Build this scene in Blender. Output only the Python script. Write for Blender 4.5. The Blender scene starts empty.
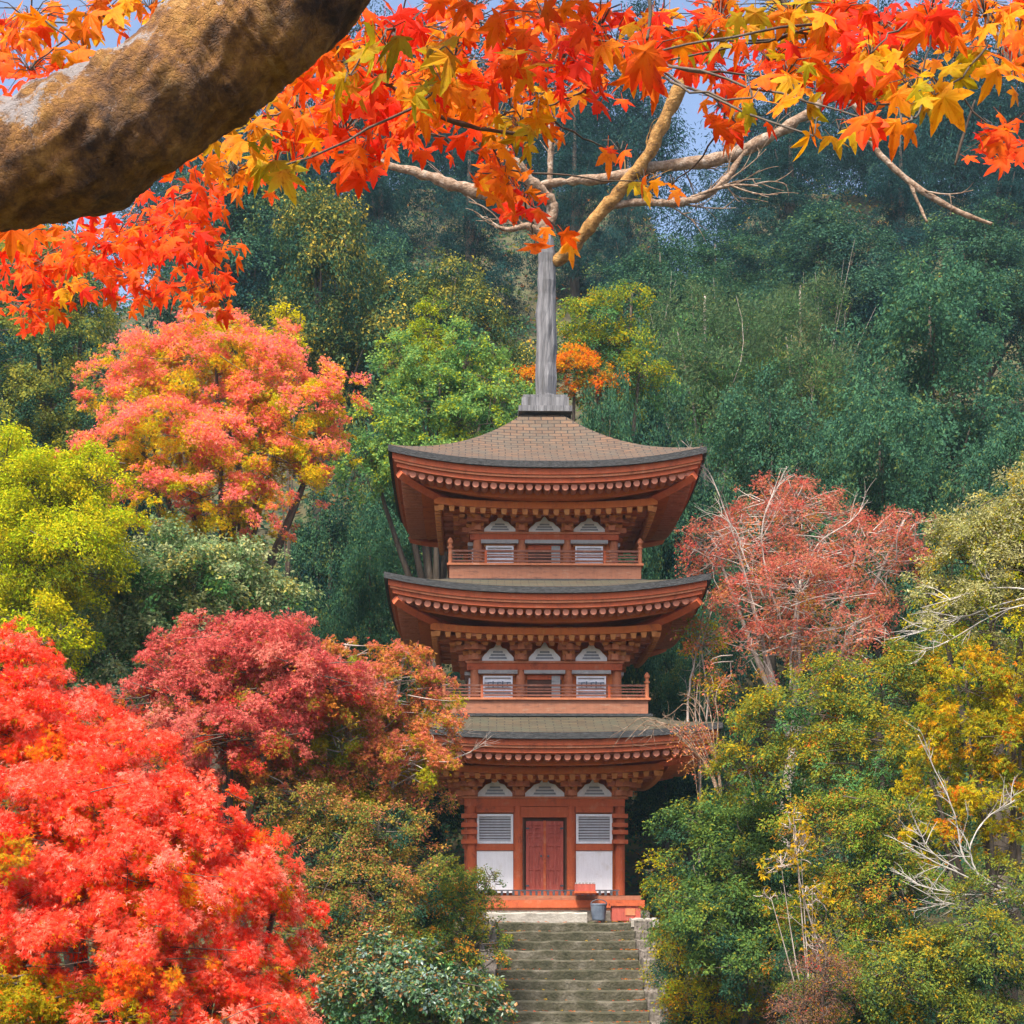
import bpy, math
import numpy as np
from mathutils import Vector

R = math.radians
scene = bpy.context.scene
COL = scene.collection

# ------------------------------------------------------------------ camera, sky, sun, exposure
F, HY = 1650.0, 900.0            # focal length and horizon row of the photograph (1024 px frame)
cam = bpy.data.cameras.new('camera')
cam.sensor_width = 36.0
cam.lens = 36.0 * F / 1024.0
cam.shift_y = (HY - 512.0) / 1024.0
cam.clip_start = 0.05
cam.clip_end = 3000.0
cam_o = bpy.data.objects.new('camera', cam)
cam_o.location = (0, 0, 0)
cam_o.rotation_euler = (R(90), 0, 0)
COL.objects.link(cam_o)
scene.camera = cam_o

SUN_EL, SUN_AZ = 57.0, -24.0      # azimuth: degrees left of straight behind the camera
world = bpy.data.worlds.new('World')
scene.world = world
world.use_nodes = True
wn = world.node_tree
sky = wn.nodes.new('ShaderNodeTexSky')
sky.sky_type = 'NISHITA'
sky.sun_disc = False
sky.dust_density = 4.0
sky.air_density = 0.8
sky.sun_elevation = R(SUN_EL)
sky.sun_rotation = R(180.0 - SUN_AZ)
bg = wn.nodes['Background']
bg.inputs[1].default_value = 0.15
wn.links.new(sky.outputs[0], bg.inputs[0])
sun = bpy.data.lights.new('sun', 'SUN')
sun.energy = 3.6
sun.angle = R(10.0)
sun.color = (1.0, 0.91, 0.77)
sun_o = bpy.data.objects.new('sun', sun)
sd = Vector((math.sin(R(SUN_AZ)) * math.cos(R(SUN_EL)), -math.cos(R(SUN_AZ)) * math.cos(R(SUN_EL)), math.sin(R(SUN_EL))))
sun_o.rotation_euler = sd.to_track_quat('Z', 'Y').to_euler()
COL.objects.link(sun_o)
scene.view_settings.view_transform = 'Standard'
scene.view_settings.look = 'None'
scene.view_settings.exposure = 1.14
scene.view_settings.gamma = 1.0
scene.cycles.max_bounces = 10
scene.cycles.diffuse_bounces = 6
scene.cycles.transmission_bounces = 6
scene.cycles.volume_bounces = 1


# ------------------------------------------------------------------ helpers
def at(px, py, d):
    return np.array([(px - 512.0) * d / F, d, (HY - py) * d / F])


class G:
    """collects vertices / faces (and a colour per vertex) and builds ONE mesh object"""
    def __init__(s):
        s.v, s.f, s.c, s.m, s.n = [], [], [], [], 0

    def add(s, v, faces, col=None, mat=0):
        v = np.asarray(v, float).reshape(-1, 3)
        for fa in (faces if isinstance(faces, list) else [faces]):
            fa = np.asarray(fa, int)
            if fa.size:
                s.f.append(fa + s.n)
                s.m.append(np.full(len(fa), mat, int))
        s.v.append(v)
        if col is None:
            c = np.ones((len(v), 3))
        else:
            c = np.broadcast_to(np.asarray(col, float), (len(v), 3))
        s.c.append(c)
        s.n += len(v)
        return s

    def box(s, cx, cy, cz, sx, sy, sz, mat=0, taper=1.0, k=0):
        x, y, z = sx / 2, sy / 2, sz / 2
        t = taper
        v = np.array([(-x * t, -y * t, -z), (x * t, -y * t, -z), (x * t, y * t, -z), (-x * t, y * t, -z), (-x, -y, z), (x, -y, z), (x, y, z), (-x, y, z)]) + (cx, cy, cz)
        f = np.array([(0, 3, 2, 1), (4, 5, 6, 7), (0, 1, 5, 4), (1, 2, 6, 5), (2, 3, 7, 6), (3, 0, 4, 7)])
        return s.add(rotk(v, k), f, mat=mat)

    def prism(s, outline, y0, y1, mat=0, k=0):
        """outline in (x, z), extruded along y"""
        o = np.asarray(outline, float)
        n = len(o)
        v = np.vstack([np.c_[o[:, 0], np.full(n, y0), o[:, 1]], np.c_[o[:, 0], np.full(n, y1), o[:, 1]]])
        c0 = np.array([[o[:, 0].mean(), y0, o[:, 1].mean()], [o[:, 0].mean(), y1, o[:, 1].mean()]])
        v = np.vstack([v, c0])
        i = np.arange(n)
        j = (i + 1) % n
        q = np.c_[i, i + n, j + n, j]
        t = np.vstack([np.c_[i, j, np.full(n, 2 * n)], np.c_[j + n, i + n, np.full(n, 2 * n + 1)]])
        return s.add(rotk(v, k), [q, t], mat=mat)

    def tube(s, pts, rad, sides=6, mat=0, col=None, cap=True, bump=0.0, rng=None):
        pts = np.asarray(pts, float)
        n = len(pts)
        rad = np.broadcast_to(np.asarray(rad, float), (n,))
        tan = np.gradient(pts, axis=0)
        tan /= np.linalg.norm(tan, axis=1)[:, None] + 1e-9
        ref = np.array([0, 0, 1.0]) if abs(tan[:, 2]).mean() < 0.8 else np.array([0, 1.0, 0])
        a = np.cross(tan, ref)
        a /= np.linalg.norm(a, axis=1)[:, None] + 1e-9
        b = np.cross(tan, a)
        th = np.linspace(0, 2 * math.pi, sides, endpoint=False)
        rr = np.repeat(rad[:, None], sides, 1)
        if bump:
            rr = rr * (1 + bump * rng.normal(size=rr.shape))
        v = pts[:, None, :] + rr[..., None] * (np.cos(th)[None, :, None] * a[:, None, :] + np.sin(th)[None, :, None] * b[:, None, :])
        i, j = np.meshgrid(np.arange(n - 1), np.arange(sides), indexing='ij')
        jn = (j + 1) % sides
        q = np.stack([i * sides + j, i * sides + jn, (i + 1) * sides + jn, (i + 1) * sides + j], -1).reshape(-1, 4)
        vv = v.reshape(-1, 3)
        fs = [q]
        if cap:
            vv = np.vstack([vv, pts[0], pts[-1]])
            k = np.arange(sides)
            kn = (k + 1) % sides
            fs.append(np.vstack([np.c_[kn, k, np.full(sides, n * sides)], np.c_[k + (n - 1) * sides, kn + (n - 1) * sides, np.full(sides, n * sides + 1)]]))
        return s.add(vv, fs, col, mat)

    def cyl(s, p0, p1, r0, r1=None, sides=12, mat=0, k=0):
        h = G().tube([p0, p1], [r0, r0 if r1 is None else r1], sides)
        return s.add(rotk(h.v[0], k), h.f, mat=mat)

    def build(s, name, mats, parent=None, smooth=False, colname=None, loc=None):
        me = bpy.data.meshes.new(name)
        v = np.vstack(s.v)
        fl = [f for f in s.f]
        sizes = np.concatenate([np.full(len(f), f.shape[1]) for f in fl])
        loops = np.concatenate([f.ravel() for f in fl])
        me.vertices.add(len(v))
        me.vertices.foreach_set('co', v.ravel().astype(np.float32))
        me.loops.add(len(loops))
        me.loops.foreach_set('vertex_index', loops.astype(np.int32))
        me.polygons.add(len(sizes))
        st = np.concatenate([[0], np.cumsum(sizes)[:-1]])
        me.polygons.foreach_set('loop_start', st.astype(np.int32))
        me.polygons.foreach_set('loop_total', sizes.astype(np.int32))
        if not isinstance(mats, (list, tuple)):
            mats = [mats]
        for m in mats:
            me.materials.append(m)
        me.polygons.foreach_set('material_index', np.concatenate(s.m).astype(np.int32))
        me.polygons.foreach_set('use_smooth', np.full(len(sizes), smooth, bool))
        if colname:
            at_ = me.attributes.new(colname, 'FLOAT_COLOR', 'POINT')
            c = np.vstack(s.c)
            at_.data.foreach_set('color', np.c_[c, np.ones(len(c))].ravel().astype(np.float32))
        me.update(calc_edges=True)
        me.validate()
        o = bpy.data.objects.new(name, me)
        if parent is not None:
            o.parent = parent
        if loc is not None:
            o.location = loc
        COL.objects.link(o)
        return o


def rotk(v, k):
    v = np.asarray(v, float)
    if k % 4 == 0:
        return v
    c, sn = [(1, 0), (0, 1), (-1, 0), (0, -1)][k % 4]
    return np.c_[v[:, 0] * c - v[:, 1] * sn, v[:, 0] * sn + v[:, 1] * c, v[:, 2]]


def tag(o, label=None, cat=None, group=None, kind=None):
    for k, val in (('label', label), ('category', cat), ('group', group), ('kind', kind)):
        if val:
            o[k] = val
    return o


def thing(name, label, cat, loc=(0, 0, 0), rz=0.0, group=None):
    o = bpy.data.objects.new(name, None)
    o.location = loc
    o.rotation_euler = (0, 0, rz)
    o.empty_display_size = 0.3
    COL.objects.link(o)
    return tag(o, label, cat, group)


def unit(a):
    return a / (np.linalg.norm(a, axis=-1, keepdims=True) + 1e-9)


# ------------------------------------------------------------------ materials
def new_mat(name):
    m = bpy.data.materials.new(name)
    m.use_nodes = True
    nt = m.node_tree
    return m, nt, nt.nodes['Principled BSDF']


def N(nt, typ, **kw):
    n = nt.nodes.new(typ)
    for k, v in kw.items():
        if k.startswith('i_'):
            n.inputs[k[2:].replace('_', ' ')].default_value = v
        else:
            setattr(n, k, v)
    return n


def ramp(nt, stops):
    n = nt.nodes.new('ShaderNodeValToRGB')
    e = n.color_ramp.elements
    while len(e) < len(stops):
        e.new(0.5)
    for el, (p, c) in zip(e, stops):
        el.position = p
        el.color = (*c, 1)
    return n


def noise_mat(name, stops, scale=3.0, rough=0.8, bump=0.2, bscale=None, stretch=(1, 1, 1), detail=8.0, dist=0.05, world=False):
    m, nt, b = new_mat(name)
    tc = N(nt, 'ShaderNodeTexCoord')
    mp = N(nt, 'ShaderNodeMapping')
    mp.inputs['Scale'].default_value = stretch
    if world:
        gp = N(nt, 'ShaderNodeNewGeometry')
        nt.links.new(gp.outputs['Position'], mp.inputs[0])
    else:
        nt.links.new(tc.outputs['Object'], mp.inputs[0])
    n1 = N(nt, 'ShaderNodeTexNoise', i_Scale=scale, i_Detail=detail, i_Roughness=0.65)
    nt.links.new(mp.outputs[0], n1.inputs['Vector'])
    r = ramp(nt, stops)
    nt.links.new(n1.outputs[0], r.inputs[0])
    nt.links.new(r.outputs[0], b.inputs['Base Color'])
    b.inputs['Roughness'].default_value = rough
    if bump:
        n2 = N(nt, 'ShaderNodeTexNoise', i_Scale=bscale or scale * 4, i_Detail=6.0)
        nt.links.new(mp.outputs[0], n2.inputs['Vector'])
        bp = N(nt, 'ShaderNodeBump', i_Strength=bump, i_Distance=dist)
        nt.links.new(n2.outputs[0], bp.inputs['Height'])
        nt.links.new(bp.outputs[0], b.inputs['Normal'])
    return m


def leaf_mat(name, trans=0.35, rough=0.5, spec=0.3, attr='leaf_colour', vary=0.0):
    m, nt, b = new_mat(name)
    a = N(nt, 'ShaderNodeAttribute', attribute_name=attr)
    src = a.outputs['Color']
    if vary:
        oi = N(nt, 'ShaderNodeObjectInfo')
        mr = N(nt, 'ShaderNodeMapRange', i_To_Min=0.5 - vary, i_To_Max=0.5 + vary)
        nt.links.new(oi.outputs['Random'], mr.inputs[0])
        hs = N(nt, 'ShaderNodeHueSaturation')
        nt.links.new(mr.outputs[0], hs.inputs['Hue'])
        nt.links.new(src, hs.inputs['Color'])
        src = hs.outputs[0]
    nt.links.new(src, b.inputs['Base Color'])
    b.inputs['Roughness'].default_value = rough
    b.inputs['Specular IOR Level'].default_value = spec
    t = N(nt, 'ShaderNodeBsdfTranslucent')
    nt.links.new(src, t.inputs['Color'])
    mx = N(nt, 'ShaderNodeMixShader')
    mx.inputs[0].default_value = trans
    nt.links.new(b.outputs[0], mx.inputs[1])
    nt.links.new(t.outputs[0], mx.inputs[2])
    nt.links.new(mx.outputs[0], nt.nodes['Material Output'].inputs['Surface'])
    return m


M = {}
M['leaf'] = leaf_mat('autumn_leaf', 0.38, 0.7, 0.12)
M['needle'] = leaf_mat('dark_leaf', 0.25, 0.7, 0.12, vary=0.012)
M['near_leaf'] = leaf_mat('near_maple_leaf', 0.5, 0.6, 0.15)
nt_ = M['near_leaf'].node_tree
at_n = [n for n in nt_.nodes if n.bl_idname == 'ShaderNodeAttribute'][0]
tc_ = N(nt_, 'ShaderNodeTexCoord')
nz_ = N(nt_, 'ShaderNodeTexNoise', i_Scale=60.0, i_Detail=6.0, i_Roughness=0.7)
nt_.links.new(tc_.outputs['Object'], nz_.inputs['Vector'])
rr_ = ramp(nt_, [(0.30, (0.42, 0.22, 0.12)), (0.44, (1, 0.82, 0.7)), (0.6, (1, 1, 1))])
nt_.links.new(nz_.outputs[0], rr_.inputs[0])
ml_ = N(nt_, 'ShaderNodeMixRGB', blend_type='MULTIPLY')
ml_.inputs[0].default_value = 1.0
nt_.links.new(at_n.outputs['Color'], ml_.inputs[1])
nt_.links.new(rr_.outputs[0], ml_.inputs[2])
for n in list(nt_.nodes):
    if n.bl_idname == 'ShaderNodeBsdfPrincipled':
        nt_.links.new(ml_.outputs[0], n.inputs['Base Color'])
    elif n.bl_idname == 'ShaderNodeBsdfTranslucent':
        nt_.links.new(ml_.outputs[0], n.inputs['Color'])
M['glossy_leaf'] = leaf_mat('glossy_leaf', 0.2, 0.38, 0.45)
M['bark'] = noise_mat('bark', [(0.3, (0.035, 0.025, 0.018)), (0.6, (0.11, 0.085, 0.065)), (0.8, (0.2, 0.17, 0.14))], 4, 0.9, 0.5, stretch=(1, 1, 0.3))
M['pale_bark'] = noise_mat('pale_bark', [(0.3, (0.20, 0.15, 0.12)), (0.6, (0.42, 0.36, 0.32)), (0.8, (0.6, 0.55, 0.52))], 5, 0.85, 0.3)
M['white_twig'] = noise_mat('white_twig', [(0.3, (0.26, 0.23, 0.2)), (0.7, (0.52, 0.49, 0.45))], 6, 0.8, 0.2)
M['grey_wood'] = noise_mat('weathered_grey_wood', [(0.28, (0.03, 0.03, 0.03)), (0.5, (0.12, 0.12, 0.13)), (0.75, (0.24, 0.24, 0.255))], 2.6, 0.85, 0.6, bscale=7, stretch=(4, 4, 0.35))
M['ochre_bark'] = noise_mat('ochre_branch_bark', [(0.3, (0.06, 0.028, 0.008)), (0.46, (0.25, 0.12, 0.025)), (0.58, (0.36, 0.19, 0.05)), (0.75, (0.42, 0.28, 0.13))], 7.0, 0.9, 0.8, bscale=22, detail=12)
M['tan_bark'] = noise_mat('tan_branch_bark', [(0.3, (0.07, 0.04, 0.025)), (0.45, (0.21, 0.13, 0.08)), (0.58, (0.32, 0.23, 0.165)), (0.75, (0.46, 0.40, 0.36))], 7.0, 0.9, 0.8, bscale=22, detail=12)
M['stone_pale'] = noise_mat('pale_granite', [(0.3, (0.24, 0.22, 0.19)), (0.7, (0.42, 0.39, 0.35))], 5, 0.85, 0.4, detail=12, world=True)
M['stone_edge'] = noise_mat('edging_stone', [(0.25, (0.05, 0.05, 0.035)), (0.5, (0.15, 0.13, 0.11)), (0.75, (0.28, 0.245, 0.225))], 5.0, 0.9, 0.6, bscale=18, detail=12, world=True)
M['stone_mossy'] = noise_mat('mossy_step_stone', [(0.25, (0.018, 0.021, 0.010)), (0.42, (0.046, 0.045, 0.024)), (0.54, (0.080, 0.073, 0.048)), (0.70, (0.16, 0.145, 0.115))], 3.2, 0.95, 0.7, bscale=22, detail=12, world=True)
M['iron'] = noise_mat('dark_iron', [(0.3, (0.03, 0.035, 0.045)), (0.7, (0.08, 0.09, 0.11))], 6, 0.6, 0.1)
M['blue_grey'] = noise_mat('blue_grey_metal', [(0.3, (0.07, 0.09, 0.13)), (0.7, (0.16, 0.2, 0.26))], 6, 0.5, 0.1)
M['soil'] = noise_mat('leaf_litter_soil', [(0.3, (0.03, 0.028, 0.015)), (0.5, (0.07, 0.06, 0.025)), (0.68, (0.06, 0.085, 0.03)), (0.8, (0.15, 0.09, 0.035))], 0.6, 0.95, 0.6, bscale=6)


def painted(name, base, worn, dark, scale=4.0, stretch=(1, 1, 1), grime=0.28):
    """old paint: base coat, faded patches, grime spots of a shape of their own"""
    m, nt, b = new_mat(name)
    tc = N(nt, 'ShaderNodeTexCoord')
    mp = N(nt, 'ShaderNodeMapping')
    mp.inputs['Scale'].default_value = stretch
    nt.links.new(tc.outputs['Object'], mp.inputs[0])
    n1 = N(nt, 'ShaderNodeTexNoise', i_Scale=scale, i_Detail=10.0, i_Roughness=0.7)
    nt.links.new(mp.outputs[0], n1.inputs['Vector'])
    r = ramp(nt, [(0.32, dark), (0.46, base), (0.56, base), (0.72, worn)])
    nt.links.new(n1.outputs[0], r.inputs[0])
    m2 = N(nt, 'ShaderNodeMapping')
    m2.inputs['Scale'].default_value = (9, 9, 1.6)
    m2.inputs['Location'].default_value = (2.3, 7.1, 0.4)
    nt.links.new(tc.outputs['Object'], m2.inputs[0])
    n3 = N(nt, 'ShaderNodeTexNoise', i_Scale=1.6, i_Detail=10.0, i_Roughness=0.75)
    nt.links.new(m2.outputs[0], n3.inputs['Vector'])
    r3 = ramp(nt, [(0.36, (0.42, 0.38, 0.36)), (0.55, (1, 1, 1))])
    nt.links.new(n3.outputs[0], r3.inputs[0])
    mg = N(nt, 'ShaderNodeMixRGB', blend_type='MULTIPLY')
    mg.inputs[0].default_value = grime
    nt.links.new(r.outputs[0], mg.inputs[1])
    nt.links.new(r3.outputs[0], mg.inputs[2])
    nt.links.new(mg.outputs[0], b.inputs['Base Color'])
    b.inputs['Roughness'].default_value = 0.75
    n2 = N(nt, 'ShaderNodeTexNoise', i_Scale=scale * 8, i_Detail=5.0)
    nt.links.new(mp.outputs[0], n2.inputs['Vector'])
    bp = N(nt, 'ShaderNodeBump', i_Strength=0.25, i_Distance=0.02)
    nt.links.new(n2.outputs[0], bp.inputs['Height'])
    nt.links.new(bp.outputs[0], b.inputs['Normal'])
    return m


M['verm'] = painted('weathered_vermilion', (0.46, 0.088, 0.024), (0.50, 0.175, 0.085), (0.22, 0.042, 0.014))
M['verm_fade'] = painted('faded_vermilion', (0.50, 0.165, 0.07), (0.60, 0.31, 0.2), (0.30, 0.09, 0.035))
M['verm_orange'] = painted('orange_vermilion', (0.52, 0.125, 0.014), (0.56, 0.22, 0.04), (0.29, 0.06, 0.01))
M['rafter_end'] = painted('rafter_end_paint', (0.48, 0.17, 0.10), (0.54, 0.28, 0.2), (0.30, 0.10, 0.06))
M['ochre'] = painted('ochre_block', (0.54, 0.20, 0.05), (0.58, 0.33, 0.12), (0.32, 0.10, 0.025))
M['vent_grey'] = painted('vent_slat_grey', (0.26, 0.28, 0.33), (0.36, 0.38, 0.43), (0.16, 0.17, 0.2), 4, grime=0.2)
M['door_red'] = painted('dark_red_door', (0.40, 0.075, 0.05), (0.48, 0.18, 0.14), (0.19, 0.04, 0.028), 7, (3, 3, 0.5))
M['white'] = painted('old_white_plaster', (0.77, 0.78, 0.82), (0.80, 0.81, 0.84), (0.66, 0.64, 0.63), 3, grime=0.16)
M['slat_grey'] = painted('grey_white_slat', (0.54, 0.54, 0.56), (0.62, 0.62, 0.64), (0.42, 0.41, 0.41), 4, grime=0.2)
M['grey_board'] = painted('greyed_board', (0.36, 0.36, 0.36), (0.5, 0.5, 0.5), (0.2, 0.19, 0.18), 4, (1, 1, 3))
M['plank'] = painted('balcony_board', (0.30, 0.115, 0.06), (0.34, 0.21, 0.14), (0.13, 0.055, 0.035), 6, (0.6, 1, 3))
M['rail'] = painted('brown_railing_paint', (0.24, 0.085, 0.05), (0.38, 0.2, 0.13), (0.1, 0.04, 0.03))
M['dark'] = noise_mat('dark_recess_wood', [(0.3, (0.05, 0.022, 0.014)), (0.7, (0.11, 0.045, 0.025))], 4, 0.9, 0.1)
M['bark_edge'] = noise_mat('black_bark_edge', [(0.3, (0.018, 0.02, 0.022)), (0.6, (0.06, 0.062, 0.065)), (0.8, (0.12, 0.12, 0.12))], 10, 0.95, 0.8, bscale=30, stretch=(1, 1, 3))


def soffit_mat():
    m, nt, b = new_mat('soffit_boards')
    tc = N(nt, 'ShaderNodeTexCoord')
    n1 = N(nt, 'ShaderNodeTexNoise', i_Scale=2.5, i_Detail=8.0)
    nt.links.new(tc.outputs['Object'], n1.inputs['Vector'])
    r = ramp(nt, [(0.3, (0.20, 0.05, 0.008)), (0.6, (0.42, 0.11, 0.014)), (0.8, (0.46, 0.18, 0.04))])
    nt.links.new(n1.outputs[0], r.inputs[0])
    nt.links.new(r.outputs[0], b.inputs['Base Color'])
    b.inputs['Roughness'].default_value = 0.8
    return m


M['soffit'] = soffit_mat()


def shingle_mat(name, c1, c2, c3, mortar, sx, sy):
    m, nt, b = new_mat(name)
    a = N(nt, 'ShaderNodeAttribute', attribute_name='roof_coord')
    w = N(nt, 'ShaderNodeTexNoise', i_Scale=1.2, i_Detail=3.0)
    nt.links.new(a.outputs['Vector'], w.inputs['Vector'])
    ad = N(nt, 'ShaderNodeMixRGB', blend_type='ADD')
    ad.inputs[0].default_value = 0.06
    nt.links.new(a.outputs['Vector'], ad.inputs[1])
    nt.links.new(w.outputs['Color'], ad.inputs[2])
    br = N(nt, 'ShaderNodeTexBrick', i_Scale=1.0, i_Mortar_Size=0.012, i_Bias=0.0, i_Brick_Width=sx, i_Row_Height=sy, i_Mortar_Smooth=0.3)
    br.inputs['Color1'].default_value = (*c1, 1)
    br.inputs['Color2'].default_value = (*c2, 1)
    br.inputs['Mortar'].default_value = (*mortar, 1)
    nt.links.new(ad.outputs[0], br.inputs['Vector'])
    n2 = N(nt, 'ShaderNodeTexNoise', i_Scale=1.7, i_Detail=10.0, i_Roughness=0.75)
    nt.links.new(a.outputs['Vector'], n2.inputs['Vector'])
    r = ramp(nt, [(0.42, (0, 0, 0)), (0.62, (1, 1, 1))])
    nt.links.new(n2.outputs[0], r.inputs[0])
    mx = N(nt, 'ShaderNodeMixRGB')
    nt.links.new(r.outputs[0], mx.inputs[0])
    nt.links.new(br.outputs[0], mx.inputs[1])
    mx.inputs[2].default_value = (*c3, 1)
    mul = N(nt, 'ShaderNodeMixRGB')
    nt.links.new(br.outputs['Fac'], mul.inputs[0])
    nt.links.new(mx.outputs[0], mul.inputs[1])
    mul.inputs[2].default_value = (*mortar, 1)
    nt.links.new(mul.outputs[0], b.inputs['Base Color'])
    b.inputs['Roughness'].default_value = 0.9
    # each course overlaps the one below: saw-tooth height
    sp = N(nt, 'ShaderNodeSeparateXYZ')
    nt.links.new(ad.outputs[0], sp.inputs[0])
    dv = N(nt, 'ShaderNodeMath', operation='DIVIDE')
    dv.inputs[1].default_value = sy
    nt.links.new(sp.outputs[1], dv.inputs[0])
    fr = N(nt, 'ShaderNodeMath', operation='FRACT')
    nt.links.new(dv.outputs[0], fr.inputs[0])
    inv = N(nt, 'ShaderNodeMath', operation='SUBTRACT')
    inv.inputs[0].default_value = 1.0
    nt.links.new(fr.outputs[0], inv.inputs[1])
    n3 = N(nt, 'ShaderNodeTexNoise', i_Scale=14.0, i_Detail=6.0)
    nt.links.new(a.outputs['Vector'], n3.inputs['Vector'])
    sm = N(nt, 'ShaderNodeMath', operation='ADD')
    nt.links.new(inv.outputs[0], sm.inputs[0])
    nt.links.new(n3.outputs[0], sm.inputs[1])
    bp = N(nt, 'ShaderNodeBump', i_Strength=0.7, i_Distance=0.04)
    nt.links.new(sm.outputs[0], bp.inputs['Height'])
    nt.links.new(bp.outputs[0], b.inputs['Normal'])
    return m


M['shingle'] = shingle_mat('brown_shingle', (0.075, 0.046, 0.028), (0.15, 0.08, 0.042), (0.085, 0.07, 0.05), (0.014, 0.011, 0.01), 0.27, 0.145)
M['bark_roof'] = shingle_mat('mossy_bark_roof', (0.05, 0.038, 0.022), (0.10, 0.072, 0.04), (0.062, 0.066, 0.042), (0.016, 0.014, 0.01), 0.33, 0.12)


def limb_bark():
    m, nt, b = new_mat('old_maple_bark')
    tc = N(nt, 'ShaderNodeTexCoord')
    n1 = N(nt, 'ShaderNodeTexNoise', i_Scale=16.0, i_Detail=14.0, i_Roughness=0.78)
    nt.links.new(tc.outputs['Object'], n1.inputs['Vector'])
    r1 = ramp(nt, [(0.34, (0.045, 0.016, 0.006)), (0.46, (0.21, 0.083, 0.016)), (0.57, (0.42, 0.19, 0.03)), (0.72, (0.56, 0.34, 0.11))])
    nt.links.new(n1.outputs[0], r1.inputs[0])
    nb = N(nt, 'ShaderNodeTexNoise', i_Scale=5.0, i_Detail=9.0, i_Roughness=0.7)
    nt.links.new(tc.outputs['Object'], nb.inputs['Vector'])
    rb = ramp(nt, [(0.48, (1, 1, 1)), (0.62, (0.16, 0.12, 0.11))])
    nt.links.new(nb.outputs[0], rb.inputs[0])
    wv = N(nt, 'ShaderNodeTexNoise', i_Scale=12.0, i_Detail=4.0)
    nt.links.new(tc.outputs['Object'], wv.inputs['Vector'])
    wa = N(nt, 'ShaderNodeMixRGB', blend_type='ADD')
    wa.inputs[0].default_value = 0.16
    nt.links.new(tc.outputs['Object'], wa.inputs[1])
    nt.links.new(wv.outputs['Color'], wa.inputs[2])
    vo = N(nt, 'ShaderNodeTexVoronoi', feature='DISTANCE_TO_EDGE', i_Scale=52.0)
    nt.links.new(wa.outputs[0], vo.inputs['Vector'])
    rc = ramp(nt, [(0.0, (0.30, 0.24, 0.2)), (0.10, (1, 1, 1))])
    nt.links.new(vo.outputs['Distance'], rc.inputs[0])
    mc = N(nt, 'ShaderNodeMixRGB', blend_type='MULTIPLY')
    mc.inputs[0].default_value = 0.14
    nt.links.new(r1.outputs[0], mc.inputs[1])
    nt.links.new(rc.outputs[0], mc.inputs[2])
    r1 = mc
    mb = N(nt, 'ShaderNodeMixRGB', blend_type='MULTIPLY')
    mb.inputs[0].default_value = 1.0
    nt.links.new(r1.outputs[0], mb.inputs[1])
    nt.links.new(rb.outputs[0], mb.inputs[2])
    n2 = N(nt, 'ShaderNodeTexNoise', i_Scale=9.0, i_Detail=15.0, i_Roughness=0.8)
    mp = N(nt, 'ShaderNodeMapping')
    mp.inputs['Location'].default_value = (3.1, 0.4, 1.7)
    nt.links.new(tc.outputs['Object'], mp.inputs[0])
    nt.links.new(mp.outputs[0], n2.inputs['Vector'])
    # lichen takes the weather side (top) of the limb
    geo = N(nt, 'ShaderNodeNewGeometry')
    sp = N(nt, 'ShaderNodeSeparateXYZ')
    nt.links.new(geo.outputs['Normal'], sp.inputs[0])
    ma = N(nt, 'ShaderNodeMath', operation='MULTIPLY_ADD')
    ma.inputs[1].default_value = 0.13
    nt.links.new(sp.outputs[2], ma.inputs[0])
    nt.links.new(n2.outputs[0], ma.inputs[2])
    r2 = ramp(nt, [(0.56, (0, 0, 0)), (0.62, (1, 1, 1))])
    nt.links.new(ma.outputs[0], r2.inputs[0])
    mx = N(nt, 'ShaderNodeMixRGB')
    nt.links.new(r2.outputs[0], mx.inputs[0])
    nt.links.new(mb.outputs[0], mx.inputs[1])
    mx.inputs[2].default_value = (0.34, 0.30, 0.29, 1)
    nt.links.new(mx.outputs[0], b.inputs['Base Color'])
    b.inputs['Roughness'].default_value = 0.75
    n3 = N(nt, 'ShaderNodeTexNoise', i_Scale=55.0, i_Detail=12.0, i_Roughness=0.75)
    nt.links.new(tc.outputs['Object'], n3.inputs['Vector'])
    bp = N(nt, 'ShaderNodeBump', i_Strength=1.0, i_Distance=0.02)
    hs = N(nt, 'ShaderNodeMath', operation='MULTIPLY_ADD')
    hs.inputs[1].default_value = 0.16
    nt.links.new(rc.outputs[0], hs.inputs[0])
    nt.links.new(n3.outputs[0], hs.inputs[2])
    nt.links.new(hs.outputs[0], bp.inputs['Height'])
    nt.links.new(bp.outputs[0], b.inputs['Normal'])
    return m


M['limb'] = limb_bark()
hm = bpy.data.materials.new('air')
hm.use_nodes = True
hm.node_tree.nodes.remove(hm.node_tree.nodes['Principled BSDF'])
pv = hm.node_tree.nodes.new('ShaderNodeVolumePrincipled')
pv.inputs['Color'].default_value = (0.55, 0.78, 1.0, 1)
pv.inputs['Density'].default_value = 0.00028
hm.node_tree.links.new(pv.outputs[0], hm.node_tree.nodes['Material Output'].inputs['Volume'])
M['haze'] = hm

# ------------------------------------------------------------------ terrain
PX, PY, PZ, YAW = 0.65, 36.2, 0.10, R(1.2)      # pagoda centre, floor height, turn


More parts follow.
